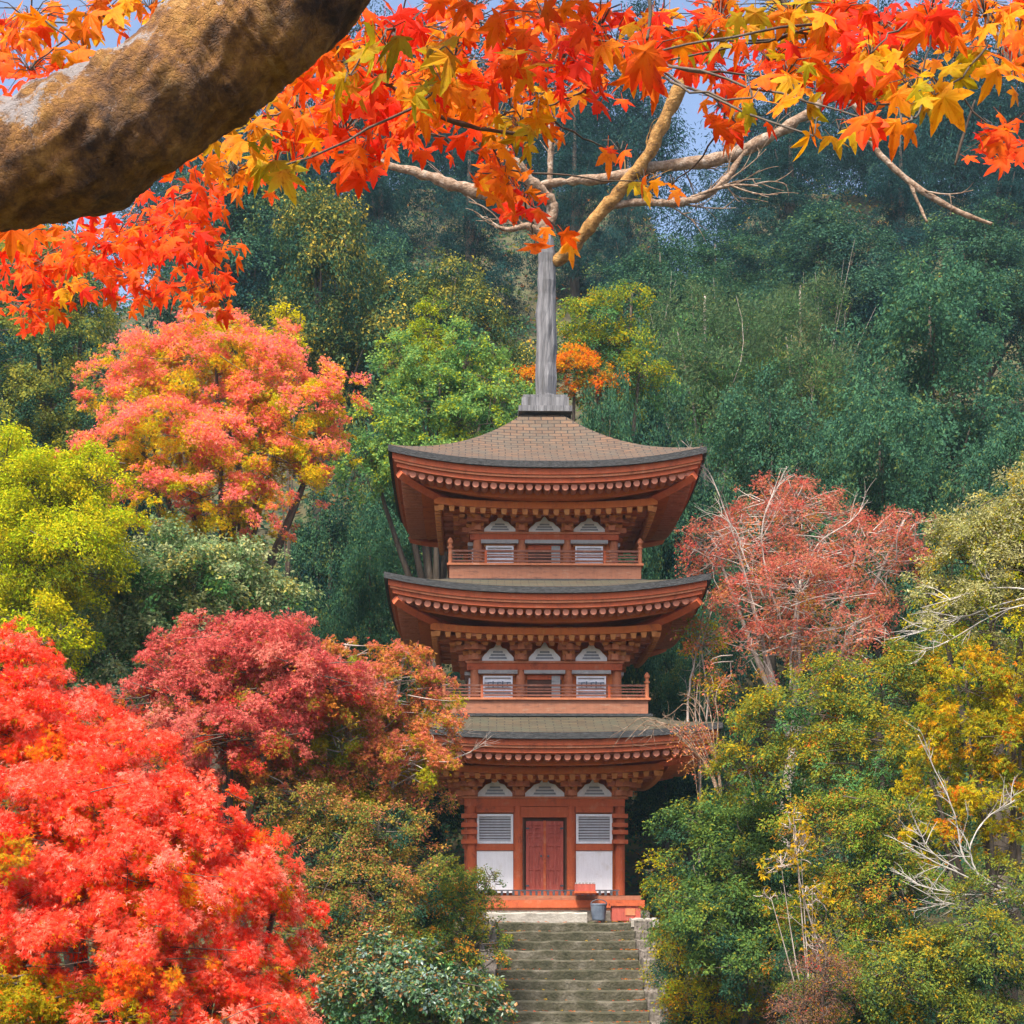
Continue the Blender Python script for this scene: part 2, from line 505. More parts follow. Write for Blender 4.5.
def ground(x, y):
    x = np.asarray(x, float)
    y = np.asarray(y, float)
    p = np.interp(y, [-60, 0, 3, 6, 14, 19.5, 32.6, 33.4, 40, 46, 105, 140, 320, 900],
                  [-0.5, -1.7, -1.8, -2.6, -7.9, -7.9, -0.95, -0.45, -0.4, 2.6, 45, 50, 15, 0])
    lat = np.clip(np.abs(x - 1.0) - 3.2, 0, 16) * 0.2 * np.interp(y, [6, 12, 33, 46], [0, 1, 1, 0])
    hill = np.clip((y - 42) / 20, 0, 1)
    left = np.clip((-x - 8) / 26, 0, 1)
    p = p - hill * np.clip(p, 0, None) * 0.25 * left
    p = p - 9 * np.exp(-((x / np.maximum(y, 1) - 0.112) / 0.022) ** 2) * np.clip((y - 82) / 14, 0, 1)
    far = np.clip((np.abs(x) - 70) / 200, 0, 1)
    p = p * (1 - 0.6 * far * (p > 0))
    wob = 0.35 * np.sin(x * 0.31 + y * 0.12) * np.sin(y * 0.27 - x * 0.17)
    wob = wob * np.where((np.abs(x - 1) < 4.5) & (y < 41), 0, 1)
    return p + lat + wob


def build_ground():
    xs = np.unique(np.concatenate([np.linspace(-320, -60, 20), np.linspace(-60, 60, 121), np.linspace(60, 320, 20)]))
    ys = np.unique(np.concatenate([np.linspace(-60, -2, 10), np.linspace(-2, 130, 177), np.linspace(130, 420, 20)]))
    X, Y = np.meshgrid(xs, ys)
    v = np.c_[X.ravel(), Y.ravel(), ground(X, Y).ravel()]
    nx, ny = len(xs), len(ys)
    i, j = np.meshgrid(np.arange(ny - 1), np.arange(nx - 1), indexing='ij')
    q = np.stack([i * nx + j, i * nx + j + 1, (i + 1) * nx + j + 1, (i + 1) * nx + j], -1).reshape(-1, 4)
    o = G().add(v, q).build('ground', M['soil'], smooth=True)
    tag(o, kind='structure')


build_ground()


# ------------------------------------------------------------------ pagoda
pag = thing('pagoda', 'three storeyed vermilion wooden pagoda with curved shingled roofs at the head of mossy steps', 'pagoda', (PX, PY, PZ), YAW)


def ring(g, ho, hi, z0, z1, lift, pw=2.4, seg=20, zi0=None, zi1=None, lift_in=None, mat=0, faces='all', sides=(0, 1, 2, 3)):
    """four-sided frame whose corners sweep up; ho/hi outer and inner half-widths"""
    zi0 = z0 if zi0 is None else zi0
    zi1 = z1 if zi1 is None else zi1
    lift_in = lift if lift_in is None else lift_in
    u = np.linspace(-1, 1, seg + 1)
    L = lift * np.abs(u) ** pw
    Li = lift_in * np.abs(u) ** pw
    n = seg + 1
    for k in sides:
        rows = [np.c_[u * ho, np.full(n, -ho), z0 + L], np.c_[u * ho, np.full(n, -ho), z1 + L],
                np.c_[u * hi, np.full(n, -hi), zi1 + Li], np.c_[u * hi, np.full(n, -hi), zi0 + Li]]
        v = rotk(np.vstack(rows), k)
        i = np.arange(seg)
        q = []
        for a, b in ((0, 1), (1, 2), (2, 3), (3, 0)):
            q.append(np.c_[i + a * n, i + 1 + a * n, i + 1 + b * n, i + b * n])
        g.add(v, np.vstack(q), mat=mat)
    return g


def roof_surface(name, H, htop, ze, ztop, lift, mat, curve, parent):
    g = G()
    nu, nv = 40, 16
    uv = []
    for k in range(4):
        u = np.linspace(-1, 1, nu + 1)
        t = np.linspace(0, 1, nv + 1)
        U, T = np.meshgrid(u, t)
        h = H + (htop - H) * T
        z = ze + (ztop - ze) * (T * (1 - curve) + curve * T ** 2.2) + lift * np.abs(U) ** 2.4 * (1 - T) ** 1.6
        v = np.c_[(U * h).ravel(), (-h).ravel(), z.ravel()]
        i, j = np.meshgrid(np.arange(nv), np.arange(nu), indexing='ij')
        w = nu + 1
        q = np.stack([i * w + j, i * w + j + 1, (i + 1) * w + j + 1, (i + 1) * w + j], -1).reshape(-1, 4)
        g.add(rotk(v, k), q)
        run = math.hypot(H - htop, ztop - ze)
        uv.append(np.c_[(U * h).ravel() + 11.3 * k, (T * run).ravel(), np.zeros(U.size)])
    o = g.build(name, mat, parent, smooth=True)
    at_ = o.data.attributes.new('roof_coord', 'FLOAT_VECTOR', 'POINT')
    at_.data.foreach_set('vector', np.vstack(uv).ravel().astype(np.float32))
    return o


raf_stuff = G()


def make_roof(H, htop, ze, ztop, lift, hb, zwall, mat, curve, nraf):
    """ze: underside of the bark edge at mid-side (local z)"""
    roof = roof_surface('roof', H, htop, ze + 0.13, ztop, lift, mat, curve, pag)
    g = G()
    ring(g, H + 0.012, H - 0.3, ze, ze + 0.125, lift, zi0=ze + 0.0, zi1=ze + 0.1)
    g.build('bark_edge', M['bark_edge'], roof)
    eave = ring(G(), H - 0.07, H - 0.5, ze - 0.125, ze - 0.003, lift).build('eave', M['verm'], pag)
    ring(G(), H - 0.10, H - 0.5, ze - 0.175, ze - 0.128, lift).build('eave_strip', M['verm_fade'], eave)
    ring(G(), H - 0.15, H - 0.5, ze - 0.27, ze - 0.178, lift).build('fascia_board', M['verm'], eave)
    # rafter row: the ones along the front are sub-parts, the rest one piece
    r = 0.068
    zc = ze - 0.27 - r - 0.003
    L = H - 0.22
    rg = G().cyl((0, 0, 0), (0, 0.55, 0.0), r, r, 10, mat=0)
    us = np.linspace(-0.975, 0.975, nraf)
    proto = None
    for u in us:
        dz = lift * abs(u) ** 2.4
        loc = (u * L, -L, zc + dz * 0.97)
        if proto is None:
            proto = rg.build('rafter', M['rafter_end'], eave, smooth=False, loc=loc)
        else:
            c = proto.copy()
            COL.objects.link(c)
            c.parent = eave
            c.location = loc
        for k in (1, 2, 3):
            raf_stuff.add(rotk(rg.v[0] + np.array(loc), k), rg.f)
    # inner edge beam, soffit, corner (hip) beams
    ring(G(), H - 0.62, H - 0.86, ze - 0.47, ze - 0.28, lift * 0.8).build('eave_beam', M['verm_orange'], eave)
    zs = ze - 0.36
    sg = G()
    ring(sg, H - 0.22, hb - 0.05, zs + 0.07, zs + 0.10, lift * 0.96, zi0=zwall, zi1=zwall + 0.03, lift_in=0.0)
    sg.build('soffit', M['soffit'], pag)
    for sx, sy in ((-1, -1), (1, -1), (1, 1), (-1, 1)):
        a, b = hb + 0.05, H - 0.2
        ts = np.linspace(0, 1, 9)
        pts = [((a + (b - a) * t) * sx, (a + (b - a) * t) * sy, zwall - 0.13 + (zs + lift * 0.96 - 0.03 - (zwall - 0.13)) * t ** 2.0) for t in ts]
        G().tube(pts, 0.1, 4).build('hip_beam', M['verm'], eave)
    return roof, eave


def brackets(hb, z0, z1, cols):
    """bracket sets between the wall beam (z0) and the soffit (z1)"""
    h = z1 - z0
    for k in (0, 1, 3):
        for x in cols:
            g = G()
            corner = abs(abs(x) - hb) < 1e-6
            for t, (w, dep, zz) in enumerate(((0.26, 0.28, 0.12), (0.46, 0.46, 0.42), (0.66, 0.80, 0.74))):
                zc = z0 + h * zz
                g.box(x, -hb - dep / 2 + 0.14, zc, w, dep, h * 0.16, k=k)               # arm across
                g.box(x, -hb - dep / 2 + 0.12, zc, 0.13, dep + 0.22, h * 0.2, k=k)      # arm out
                nb = (-1, 1) if t == 0 else (-1, 0, 1)
                for s in nb:
                    g.box(x + s * (w / 2 - 0.06), -hb - dep + 0.16, zc + h * 0.155, 0.13, 0.15, h * 0.15, mat=1, taper=0.7, k=k)
            g.box(x, -hb - 0.02, z0 + h * 0.06, 0.24, 0.24, h * 0.14, taper=0.75, k=k)
            if corner:
                s = 1 if x > 0 else -1
                for q in range(4):
                    e = 0.18 + 0.2 * q
                    g.box(x + s * e, -hb - e, z0 + h * (0.35 + 0.17 * q), 0.2, 0.2, h * 0.13, mat=q % 2, taper=0.75, k=k)
                    g.box(x + s * (e - .05), -hb - e + .05, z0 + h * (0.26 + 0.17 * q), 0.12, 0.12, h * 0.12, k=k)
            if k == 0 or not corner:
                g.build('bracket_set', [M['verm_fade'], M['ochre']], pag)
    # purlin rings and the row of small bearing blocks
    pr = ring(G(), hb + 0.84, hb + 0.68, z1 - 0.20, z1 - 0.06, 0.10).build('purlin', M['verm_orange'], pag)
    ring(G(), hb + 0.46, hb + 0.34, z0 + h * 0.55, z0 + h * 0.68, 0.04).build('lower_purlin', M['verm_orange'], pr)
    bl = G()
    for k in (0, 1, 3):
        n = int((hb + 0.8) * 2 / 0.21)
        for i in range(n):
            u = -1 + 2 * (i + 0.5) / n
            bl.box(u * (hb + 0.8), -hb - 0.77, z1 - 0.265 + 0.10 * abs(u) ** 2.4, 0.125, 0.14, 0.105, taper=0.7, k=k)
        n = int((hb + 0.4) * 2 / 0.26)
        for i in range(n):
            u = -1 + 2 * (i + 0.5) / n
            bl.box(u * (hb + 0.4), -hb - 0.4, z0 + h * 0.50, 0.13, 0.13, h * 0.10, taper=0.7, k=k)
    bl.build('bearing_block', M['ochre'], pr)['kind'] = 'stuff'


def arch_vent(x, hb, z0, w, h, k):
    """white frog-leg vent: shouldered outline, small knob, grey slats set in"""
    pts = [(-.5, 0), (-.5, .18), (-.42, .34), (-.36, .42), (-.27, .62), (-.13, .70), (-.09, .80), (-.05, .93), (0, 1.0), (.05, .93), (.09, .80), (.13, .70), (.27, .62), (.36, .42), (.42, .34), (.5, .18), (.5, 0)]
    g = G().prism([(x + a * w, z0 + b * h) for a, b in pts], -hb - 0.10, -hb - 0.02, k=k)
    v = g.build('arch_vent', M['white'], pag)
    s = G()
    for i in range(3):
        hw = (0.29, 0.24, 0.16)[i] * w
        s.prism([(x - hw, z0 + h * (.10 + .16 * i)), (x + hw, z0 + h * (.10 + .16 * i)), (x + hw * .93, z0 + h * (.2 + .16 * i)), (x - hw * .93, z0 + h * (.2 + .16 * i))], -hb - 0.115, -hb - 0.09, k=k)
    s.build('vent_slat', M['vent_grey'], v)


def storey(hb, zf, zb0, zb1, zwall, cols, first=False):
    # core wall
    G().box(0, 0, (zf + zwall + 0.2) / 2, 2 * hb - 0.1, 2 * hb - 0.1, zwall + 0.2 - zf).build('wall', M['verm_orange'], pag)
    pr = 0.115 if first else 0.10
    for k in (0, 1, 2, 3):
        for x in cols[:-1]:
            G().cyl((x, -hb, zf), (x, -hb, zb0 + 0.02), pr, pr * 0.95, 14, k=k).build('pillar', M['verm'] if first else M['verm_fade'], pag, smooth=False)
    # tie beams on the four sides
    ring(G(), hb + 0.10, hb - 0.08, zb0, zb1, 0).build('tie_beam', M['verm'], pag)
    ring(G(), hb + 0.13, hb - 0.02, zb1 + 0.003, zb1 + 0.045, 0).build('beam_cap', M['verm_fade'], pag)
    brackets(hb, zb1 + 0.045, zwall + 0.02, cols)
    cx = [(cols[i] + cols[i + 1]) / 2 for i in range(3)]
    hv = (zwall - zb1) * (0.62 if first else 0.60)
    for k in (0, 1, 3):
        for x in cx:
            arch_vent(x, hb, zb1 + 0.047, 0.82 if x == cx[1] and first else (0.72 if first else 0.66), hv, k)


def louvre(x, hb, z0, z1, w, k, fr=0.05, n=9, slat=None, name='louvre_window', back=None):
    g = G()
    y = -hb - 0.03
    g.box(x, y, z1 - fr / 2, w, 0.07, fr, k=k).box(x, y, z0 + fr / 2, w, 0.07, fr, k=k)
    g.box(x - w / 2 + fr / 2, y, (z0 + z1) / 2, fr, 0.07, z1 - z0 - 2 * fr, k=k).box(x + w / 2 - fr / 2, y, (z0 + z1) / 2, fr, 0.07, z1 - z0 - 2 * fr, k=k)
    wnd = g.build(name, M['white'], pag)
    s = G()
    zz = np.linspace(z0 + fr, z1 - fr, n + 1)
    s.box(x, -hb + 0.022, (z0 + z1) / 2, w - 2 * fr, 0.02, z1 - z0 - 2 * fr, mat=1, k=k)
    for a, b in zip(zz[:-1], zz[1:]):
        h = b - a
        v = np.array([(x - w / 2 + fr, y - 0.005, a + h * .12), (x + w / 2 - fr, y - 0.005, a + h * .12), (x + w / 2 - fr, y + 0.035, a + h * .85), (x - w / 2 + fr, y + 0.035, a + h * .85)])
        v2 = v + (0, 0.012, 0.004)
        s.add(rotk(np.vstack([v, v2]), k), np.array([(0, 1, 2, 3), (7, 6, 5, 4), (0, 4, 5, 1), (3, 2, 6, 7)]))
    s.build('louvre_slat', [slat or M['slat_grey'], back or M['dark']], wnd)
    return wnd


def kfor(first):
    return (0, 1, 3)


# heights are local: metres above the pagoda floor
HB1, HB2, HB3 = 1.58, 1.53, 1.46
C1 = [-1.53, -0.55, 0.55, 1.53]
C2 = [-1.46, -0.50, 0.50, 1.46]
C3 = [-1.40, -0.48, 0.48, 1.40]

# --- podium and porch
pod = G()
pod.box(0, 0, -0.50, 4.3, 4.3, 0.36)
pod.build('podium', M['stone_edge'], pag)
flo = G().box(0, 0, -0.055, 3.98, 3.98, 0.09).build('porch_floor', M['plank'], pag)
ring(G(), 2.06, 1.90, -0.26, -0.103, 0).build('porch_beam', M['verm'], flo)
ring(G(), 2.02, 1.98, -0.315, -0.263, 0).build('porch_strip', M['verm_fade'], flo)
sl = G()
for i in range(26):
    sl.box(-1.5 + i * 0.12, -1.86, 0.04, 0.05, 0.05, 0.09)
sl.box(0, -1.86, 0.10, 3.1, 0.06, 0.025)
sl.build('low_grille', M['iron'], flo)

# --- first storey front
for k in (0, 1, 3):
    for sgn in (-1, 1):
        x = sgn * (C1[3] + C1[2]) / 2
        w = 0.76
        G().box(x, -HB1 - 0.02, 0.49, w, 0.05, 0.88, k=k).build('plaster_panel', M['white'], pag)
        louvre(x, HB1, 1.08, 1.70, w, k)
        G().box(x, -HB1 - 0.03, 1.005, w + 0.02, 0.10, 0.13, k=k).build('rail', M['verm'], pag)
        G().box(x, -HB1 - 0.03, 1.80, w + 0.02, 0.10, 0.14, k=k).build('rail', M['verm'], pag)
        # corner bracing blocks on the outer pillars
        bb = G()
        for z in (1.12, 1.32, 1.47, 1.66):
            bb.box(sgn * (C1[3] + 0.015), -HB1 - 0.03, z, 0.27, 0.27, 0.09, k=k)
        bb.build('pillar_block', M['verm'], pag)
    # door
    G().box(0, -HB1 + 0.03, 0.84, 0.96, 0.04, 1.64, k=k).build('door_recess', M['dark'], pag)
    fr = G()
    fr.box(0, -HB1 - 0.04, 1.74, 0.98, 0.12, 0.22, k=k)
    fr.box(0, -HB1 - 0.07, 1.71, 0.98, 0.08, 0.05, k=k)
    fr.build('lintel', M['verm'], pag)
    for sgn in (-1, 1):
        jm = G().box(sgn * 0.445, -HB1 - 0.02, 0.82, 0.035, 0.10, 1.62, k=k)
        jm.build('door_jamb', M['dark'], pag)
        d = G()
        xc = sgn * 0.205
        d.box(xc, -HB1 - 0.005, 0.80, 0.36, 0.04, 1.50, k=k)
        leaf = d.build('door', M['door_red'], pag)
        st = G()
        for xx, ww in ((xc - 0.155, 0.06), (xc + 0.155, 0.06), (xc + sgn * 0.02, 0.035)):
            st.box(xx, -HB1 - 0.035, 0.80, ww, 0.03, 1.50, k=k)
        for z, hh in ((0.09, 0.10), (0.55, 0.05), (1.06, 0.07), (1.22, 0.03), (1.32, 0.03), (1.42, 0.03), (1.51, 0.08)):
            st.box(xc, -HB1 - 0.034, z, 0.25, 0.028, hh, k=k)
        st.build('door_stile', M['door_red'], leaf)
    G().box(0, -HB1 - 0.055, 0.80, 0.055, 0.05, 1.52, k=k).build('door_cover_strip', M['verm'], pag)
    G().box(0, -HB1 - 0.04, 0.02, 1.0, 0.14, 0.06, k=k).build('door_sill', M['verm'], pag)
    if k == 0:
        for sgn in (-1, 1):
            kn = G()
            kn.cyl((sgn * 0.075, -HB1 - 0.075, 0.82), (sgn * 0.075, -HB1 - 0.045, 0.82), 0.022, 0.022, 10)
            kn.build('door_pull', M['iron'], pag)
            for z in (0.2, 1.4):
                G().box(sgn * 0.36, -HB1 - 0.052, z, 0.07, 0.012, 0.035).build('door_fitting', M['iron'], pag)

# levels:             hb   floor  beam0 beam1 wall-top
storey(HB1, 0.00, 1.86, 2.02, 2.66, C1, True)
make_roof(3.46, 1.9, 3.10, 3.80, 0.22, HB1, 2.80, M['bark_roof'], 0.25, 33)
storey(HB2, 4.06, 4.72, 4.86, 5.52, C2)
make_roof(3.26, 1.8, 6.03, 6.62, 0.29, HB2, 5.66, M['bark_roof'], 0.25, 33)
storey(HB3, 6.86, 7.46, 7.58, 8.12, C3)
make_roof(3.18, 0.44, 8.56, 10.42, 0.31, HB3, 8.24, M['shingle'], 0.45, 33)
o = raf_stuff.build('far_rafter', M['rafter_end'], pag)
o['kind'] = 'stuff'

# --- balconies, railings, upper windows
for hbal, zf, hb, cols, zb0 in ((2.12, 4.06, HB2, C2, 4.72), (1.99, 6.86, HB3, C3, 7.46)):
    bal = ring(G(), hbal, hbal - 0.10, zf - 0.31, zf - 0.03, 0).build('balcony', M['plank'], pag)
    ring(G(), hbal + 0.05, hb - 0.03, zf - 0.026, zf + 0.018, 0).build('balcony_floor', M['verm_fade'], bal)
    ring(G(), hbal + 0.09, hbal - 0.06, zf - 0.37, zf - 0.314, 0).build('balcony_sill', M['bark_edge'], bal)
    G().box(0, 0, zf - 0.4, 2 * hb, 2 * hb, 0.7).build('balcony_core', M['verm'], bal)
    rail = G()
    for z, t in ((0.07, 0.018), (0.145, 0.012), (0.20, 0.012), (0.275, 0.02)):
        ring(rail, hbal - 0.02 + t, hbal - 0.02 - t, zf + z - t, zf + z + t, 0)
    ro = rail.build('railing', M['rail'], bal)
    for k in range(4):
        for x in (-0.62, 0.62):
            G().box(x * hbal, -hbal + 0.02, zf + 0.15, 0.05, 0.05, 0.26, k=k).build('baluster', M['verm'], bal)
    for sx, sy in ((-1, -1), (1, -1), (1, 1), (-1, 1)):
        p = G()
        X, Y = sx * (hbal - 0.02), sy * (hbal - 0.02)
        p.cyl((X, Y, zf), (X, Y, zf + 0.33), 0.044, 0.04, 10)
        for z0, z1, r0, r1 in ((.33, .36, .062, .062), (.36, .41, .036, .034), (.41, .45, .034, .06), (.45, .49, .06, .056), (.49, .55, .056, .015)):
            p.cyl((X, Y, zf + z0), (X, Y, zf + z1), r0, r1, 10)
        p.build('railing_post', M['verm_fade'], bal)
    cx = [(cols[i] + cols[i + 1]) / 2 for i in range(3)]
    for k in (0, 1, 3):
        for i, x in enumerate(cx):
            w = cols[i + 1] - cols[i] - 0.26
            hgt = zb0 - zf
            G().box(x, -hb - 0.07, zb0 - 0.045, w + 0.12, 0.16, 0.075, k=k).build('window_hood', M['grey_board'], pag)
            if i == 1:
                G().box(x, -hb + 0.035, zf + hgt / 2 - 0.05, w - 0.02, 0.05, hgt - 0.1, k=k).build('door_recess', M['dark'], pag)
                dr = G().box(x + 0.24, -hb, zf + hgt / 2 - 0.05, 0.18, 0.06, hgt - 0.12, k=k)
                dr.build('door', M['grey_board'], pag)
                G().box(x, -hb - 0.0, zb0 - 0.14, w - 0.02, 0.05, 0.10, k=k).build('lintel', M['verm'], pag)
            else:
                louvre(x, hb, zf + 0.04, zb0 - 0.12, w - 0.08, k, fr=0.035, n=4, slat=M['white'], name='shuttered_window', back=M['slat_grey'])
                G().box(x, -hb - 0.005, zb0 - 0.10, w, 0.06, 0.05, k=k).build('window_rail', M['ochre'], pag)
                if zf < 5:
                    lat = G()
                    for q in range(5):
                        xx = x - 0.20 + q * 0.1
                        lat.box(xx, -hb - 0.075, zf + 0.36, 0.03, 0.012, 0.10 + 0.03 * (q % 2), k=k)
                        lat.box(xx + 0.04, -hb - 0.075, zf + 0.40 - 0.05 * (q % 2), 0.06, 0.012, 0.022, k=k)
                    lat.build('fretwork', M['blue_grey'], pag)

# --- roof cap block under the post
cap = G()
cap.box(0.06, 0, 10.52, 1.16, 1.16, 0.12).box(0.06, 0, 10.68, 1.02, 1.02, 0.2).box(0.06, 0, 10.815, 0.96, 0.96, 0.06)
cap.build('roof_cap', M['grey_wood'], pag)

# ------------------------------------------------------------------ grey post with its forking branches on the roof cap
DP = 36.19
post = thing('bare_tree', 'weathered grey tree post rising from the top pagoda roof and forking into bare branches', 'tree', (PX + .09, PY, PZ + 10.845))
P0 = np.array([PX + .09, PY, PZ + 10.845])
rg = np.random.default_rng(5)


def px_path(pts, d, dd=None, sub=6, jit=0.0, rng=None):
    """smooth curve through pixel points at depth d (dd: depth offsets), with the third number as width in px"""
    p = np.array([at(a[0], a[1], d + (0 if dd is None else dd[i])) for i, a in enumerate(pts)])
    w = np.array([a[2] for a in pts], float) * d / F / 2
    n = len(p)
    t = np.linspace(0, n - 1, (n - 1) * sub + 1)
    out = np.empty((len(t), 3))
    for i, tt in enumerate(t):                      # Catmull-Rom
        k = min(int(tt), n - 2)
        f = tt - k
        p0, p1, p2, p3 = p[max(k - 1, 0)], p[k], p[k + 1], p[min(k + 2, n - 1)]
        out[i] = 0.5 * (2 * p1 + (p2 - p0) * f + (2 * p0 - 5 * p1 + 4 * p2 - p3) * f * f + (3 * p1 - p0 - 3 * p2 + p3) * f ** 3)
    rr = np.interp(t, np.arange(n), w)
    if jit:
        out[1:-1] += rng.normal(size=out[1:-1].shape) * rr[1:-1, None] * jit
        rr = rr * (1 + 0.12 * rng.normal(size=rr.shape))
    return out, np.abs(rr)


def bez(a, b, c, n):
    t = np.linspace(0, 1, n)[:, None]
    return (1 - t) ** 2 * a + 2 * t * (1 - t) * b + t * t * c


def ramify(rng, pts3, r, n, ln, rad, depth=2):
    """thin side shoots along a bare branch"""
    out = []
    m = len(pts3)
    for i in range(n):
        k = int(rng.uniform(.25, .98) * (m - 1))
        tan = unit(pts3[min(k + 1, m - 1)] - pts3[max(k - 1, 0)])
        d = unit(tan * rng.uniform(.6, 1.2) + rng.normal(size=3) * .45)
        e = pts3[k] + d * ln * rng.uniform(.5, 1.3)
        c = (pts3[k] + e) / 2 + rng.normal(size=3) * ln * .10
        q = bez(pts3[k], c, e, 6)
        out.append((q, np.linspace(rad, rad * .35, 6)))
        if depth > 1:
            out += ramify(rng, q, r, 3, ln * .5, rad * .6, depth - 1)
    return out


def branch(parent, origin, name, pts, d, mat, dd=None, sides=9, label=None):
    p, r = px_path(pts, d, dd, 6, 0.10, rg)
    g = G().tube(p - origin, r, sides, bump=0.05, rng=rg)
    if len(pts) > 3:
        for q, rr in ramify(rg, p, r, 5, 1.0, .022, 2):
            g.tube(q - origin, rr, 4, cap=False)
    o = g.build(name, mat, parent, smooth=True)
    if label:
        o['label'] = label
    return o


# trunk: squared, slightly twisted weathered post, 0.52 m at the foot
tp = []
for z, w, dx in ((0, .265, 0), (.12, .235, 0), (.5, .245, .012), (.8, .228, .0), (1.2, .24, .02), (1.6, .222, .01), (1.9, .228, .0), (2.3, .205, .02), (2.6, .215, .03), (3.0, .19, .02), (3.2, .205, .025), (3.5, .17, .01), (3.75, .11, .0)):
    tp.append((dx, 0, z, w))
tp = np.array(tp)
G().tube(tp[:, :3], tp[:, 3], 11, bump=0.06, rng=rg).build('trunk', M['grey_wood'], post, smooth=False)
XO = 546 - 549           # the post stands at column 542; branches were measured against 549


def sh(pts):
    return [(a + XO * max(0, 1 - abs(a - 549) / 60), b, c) for a, b, c in pts]


branch(post, P0, 'branch', sh([(549, 236, 15), (536, 214, 13), (505, 200, 13), (470, 190, 13), (430, 177, 10), (385, 163, 6), (350, 150, 4)]), DP, M['tan_bark'], (0, .1, .3, .5, .6, .8, 1))
branch(post, P0, 'branch', sh([(549, 232, 9), (556, 205, 9), (540, 188, 11), (520, 168, 12), (503, 148, 10), (490, 120, 7)]), DP, M['tan_bark'], (0, -.1, -.2, -.4, -.5, -.6))
branch(post, P0, 'branch', sh([(549, 238, 7), (530, 226, 6), (510, 230, 5), (492, 224, 3)]), DP, M['tan_bark'], (0, -.1, -.2, -.3))
branch(post, P0, 'branch', sh([(553, 225, 8), (552, 205, 6), (553, 160, 5), (553, 110, 4), (552, 90, 3)]), DP, M['tan_bark'])
branch(post, P0, 'branch', sh([(556, 262, 12), (575, 248, 13), (597, 218, 13), (622, 188, 12), (650, 152, 13), (675, 98, 13), (692, 60, 12), (715, 5, 9), (730, -50, 6)]), DP, M['ochre_bark'], (0, -.2, -.4, -.6, -.8, -1, -1.2, -1.4, -1.6), label='thick ochre branch leaning up to the right')
branch(post, P0, 'branch', sh([(550, 205, 6), (546, 186, 7), (575, 181, 8), (622, 176, 11), (665, 165, 12), (715, 160, 12), (765, 140, 12), (812, 112, 10), (832, 97, 9), (858, 108, 7), (875, 148, 6), (918, 188, 6), (962, 213, 5), (992, 224, 3)]), DP, M['tan_bark'], (0, -.1, -.2, -.5, -.5, -.5, -.5, -.6, -.7, -.8, -.9, -1, -1.1, -1.2))
branch(post, P0, 'branch', [(606, 207, 6), (640, 202, 7), (672, 203, 8), (705, 196, 7), (728, 176, 6), (745, 152, 5), (768, 138, 4)], DP, M['tan_bark'], (-.45, -.5, -.55, -.6, -.6, -.55, -.5))
branch(post, P0, 'twig', [(908, 180, 4), (918, 202, 3), (927, 222, 2)], DP, M['tan_bark'], (-1, -1, -1.1))
branch(post, P0, 'twig', [(690, 198, 3), (712, 190, 3), (735, 185, 2), (758, 186, 2)], DP, M['tan_bark'], (-.6, -.7, -.8, -.9))

# ------------------------------------------------------------------ stairs
SX, SY, SZ = 1.06, 33.05, -0.45
stairs = thing('stone_stairway', 'long straight flight of mossy stone steps climbing to the pagoda', 'stairs', (SX, SY, SZ), YAW)
rs = np.random.default_rng(11)


def step_mesh(w, dep, h, seed):
    r = np.random.default_rng(seed)
    n = 22
    x = np.linspace(-w / 2, w / 2, n)
    jf = r.normal(size=n) * 0.012
    jf = np.convolve(jf, [.25, .5, .25], 'same')
    jt = np.convolve(r.normal(size=n) * 0.012, [.25, .5, .25], 'same') - 0.008 * np.cos(x / w * math.pi)
    c = 0.022
    rows = [np.c_[x, jf, np.full(n, -h)], np.c_[x, jf - .004, jt - c], np.c_[x, jf + c, jt], np.c_[x, np.full(n, dep), jt], np.c_[x, np.full(n, dep), np.full(n, -h)]]
    i = np.arange(n - 1)
    q = [np.c_[i + a * n, i + 1 + a * n, i + 1 + (a + 1) * n, i + (a + 1) * n] for a in range(4)]
    v = np.vstack(rows)
    ends = np.array([[0, n, 2 * n, 3 * n, 4 * n], [n - 1, 5 * n - 1, 4 * n - 1, 3 * n - 1, 2 * n - 1]])
    ends[1] = [4 * n + n - 1, 3 * n + n - 1, 2 * n + n - 1, n + n - 1, n - 1]
    return v, [np.vstack(q), ends]


for i in range(40):
    v, f = step_mesh(2.72 + rs.normal() * .02, 0.56, 0.215, 100 + i)
    o = G().add(v, f).build('step', M['stone_mossy'], stairs)
    o.location = (rs.normal() * .01, -0.335 * i, -0.1765 * i)
for sgn in (-1, 1):
    for i in range(40):
        w = 0.33 + rs.normal() * .035
        v, f = step_mesh(w, 0.50, 0.34, 300 + i + 50 * sgn)
        v[:, 2] += v[:, 0] * rs.normal() * .025
        o = G().add(v, f).build('edging_stone', M['stone_edge'], stairs)
        o.location = (sgn * (1.36 + w / 2 + 0.01 + abs(rs.normal()) * .02), -0.335 * i - 0.06 + rs.normal() * .03, -0.1765 * i + 0.02 + rs.normal() * .015)
        o.rotation_euler = (0, 0, rs.normal() * .04)
# pale landing stones between stairs and porch
ls = G()
v, f = step_mesh(2.05, 0.7, 0.22, 501)
ls.add(v + (PX - 0.15, 33.45, -0.245), f)
tag(ls.build('stone_slab', M['stone_pale']), 'long pale granite doorstep slab below the red porch beam', 'stone slab')
ls = G()
v, f = step_mesh(0.55, 0.6, 0.18, 502)
ls.add(v + (SX + 1.6, 33.05, -0.36), f)
tag(ls.build('stone_slab', M['stone_pale']), 'short pale stone block at top right end of the steps', 'stone slab')

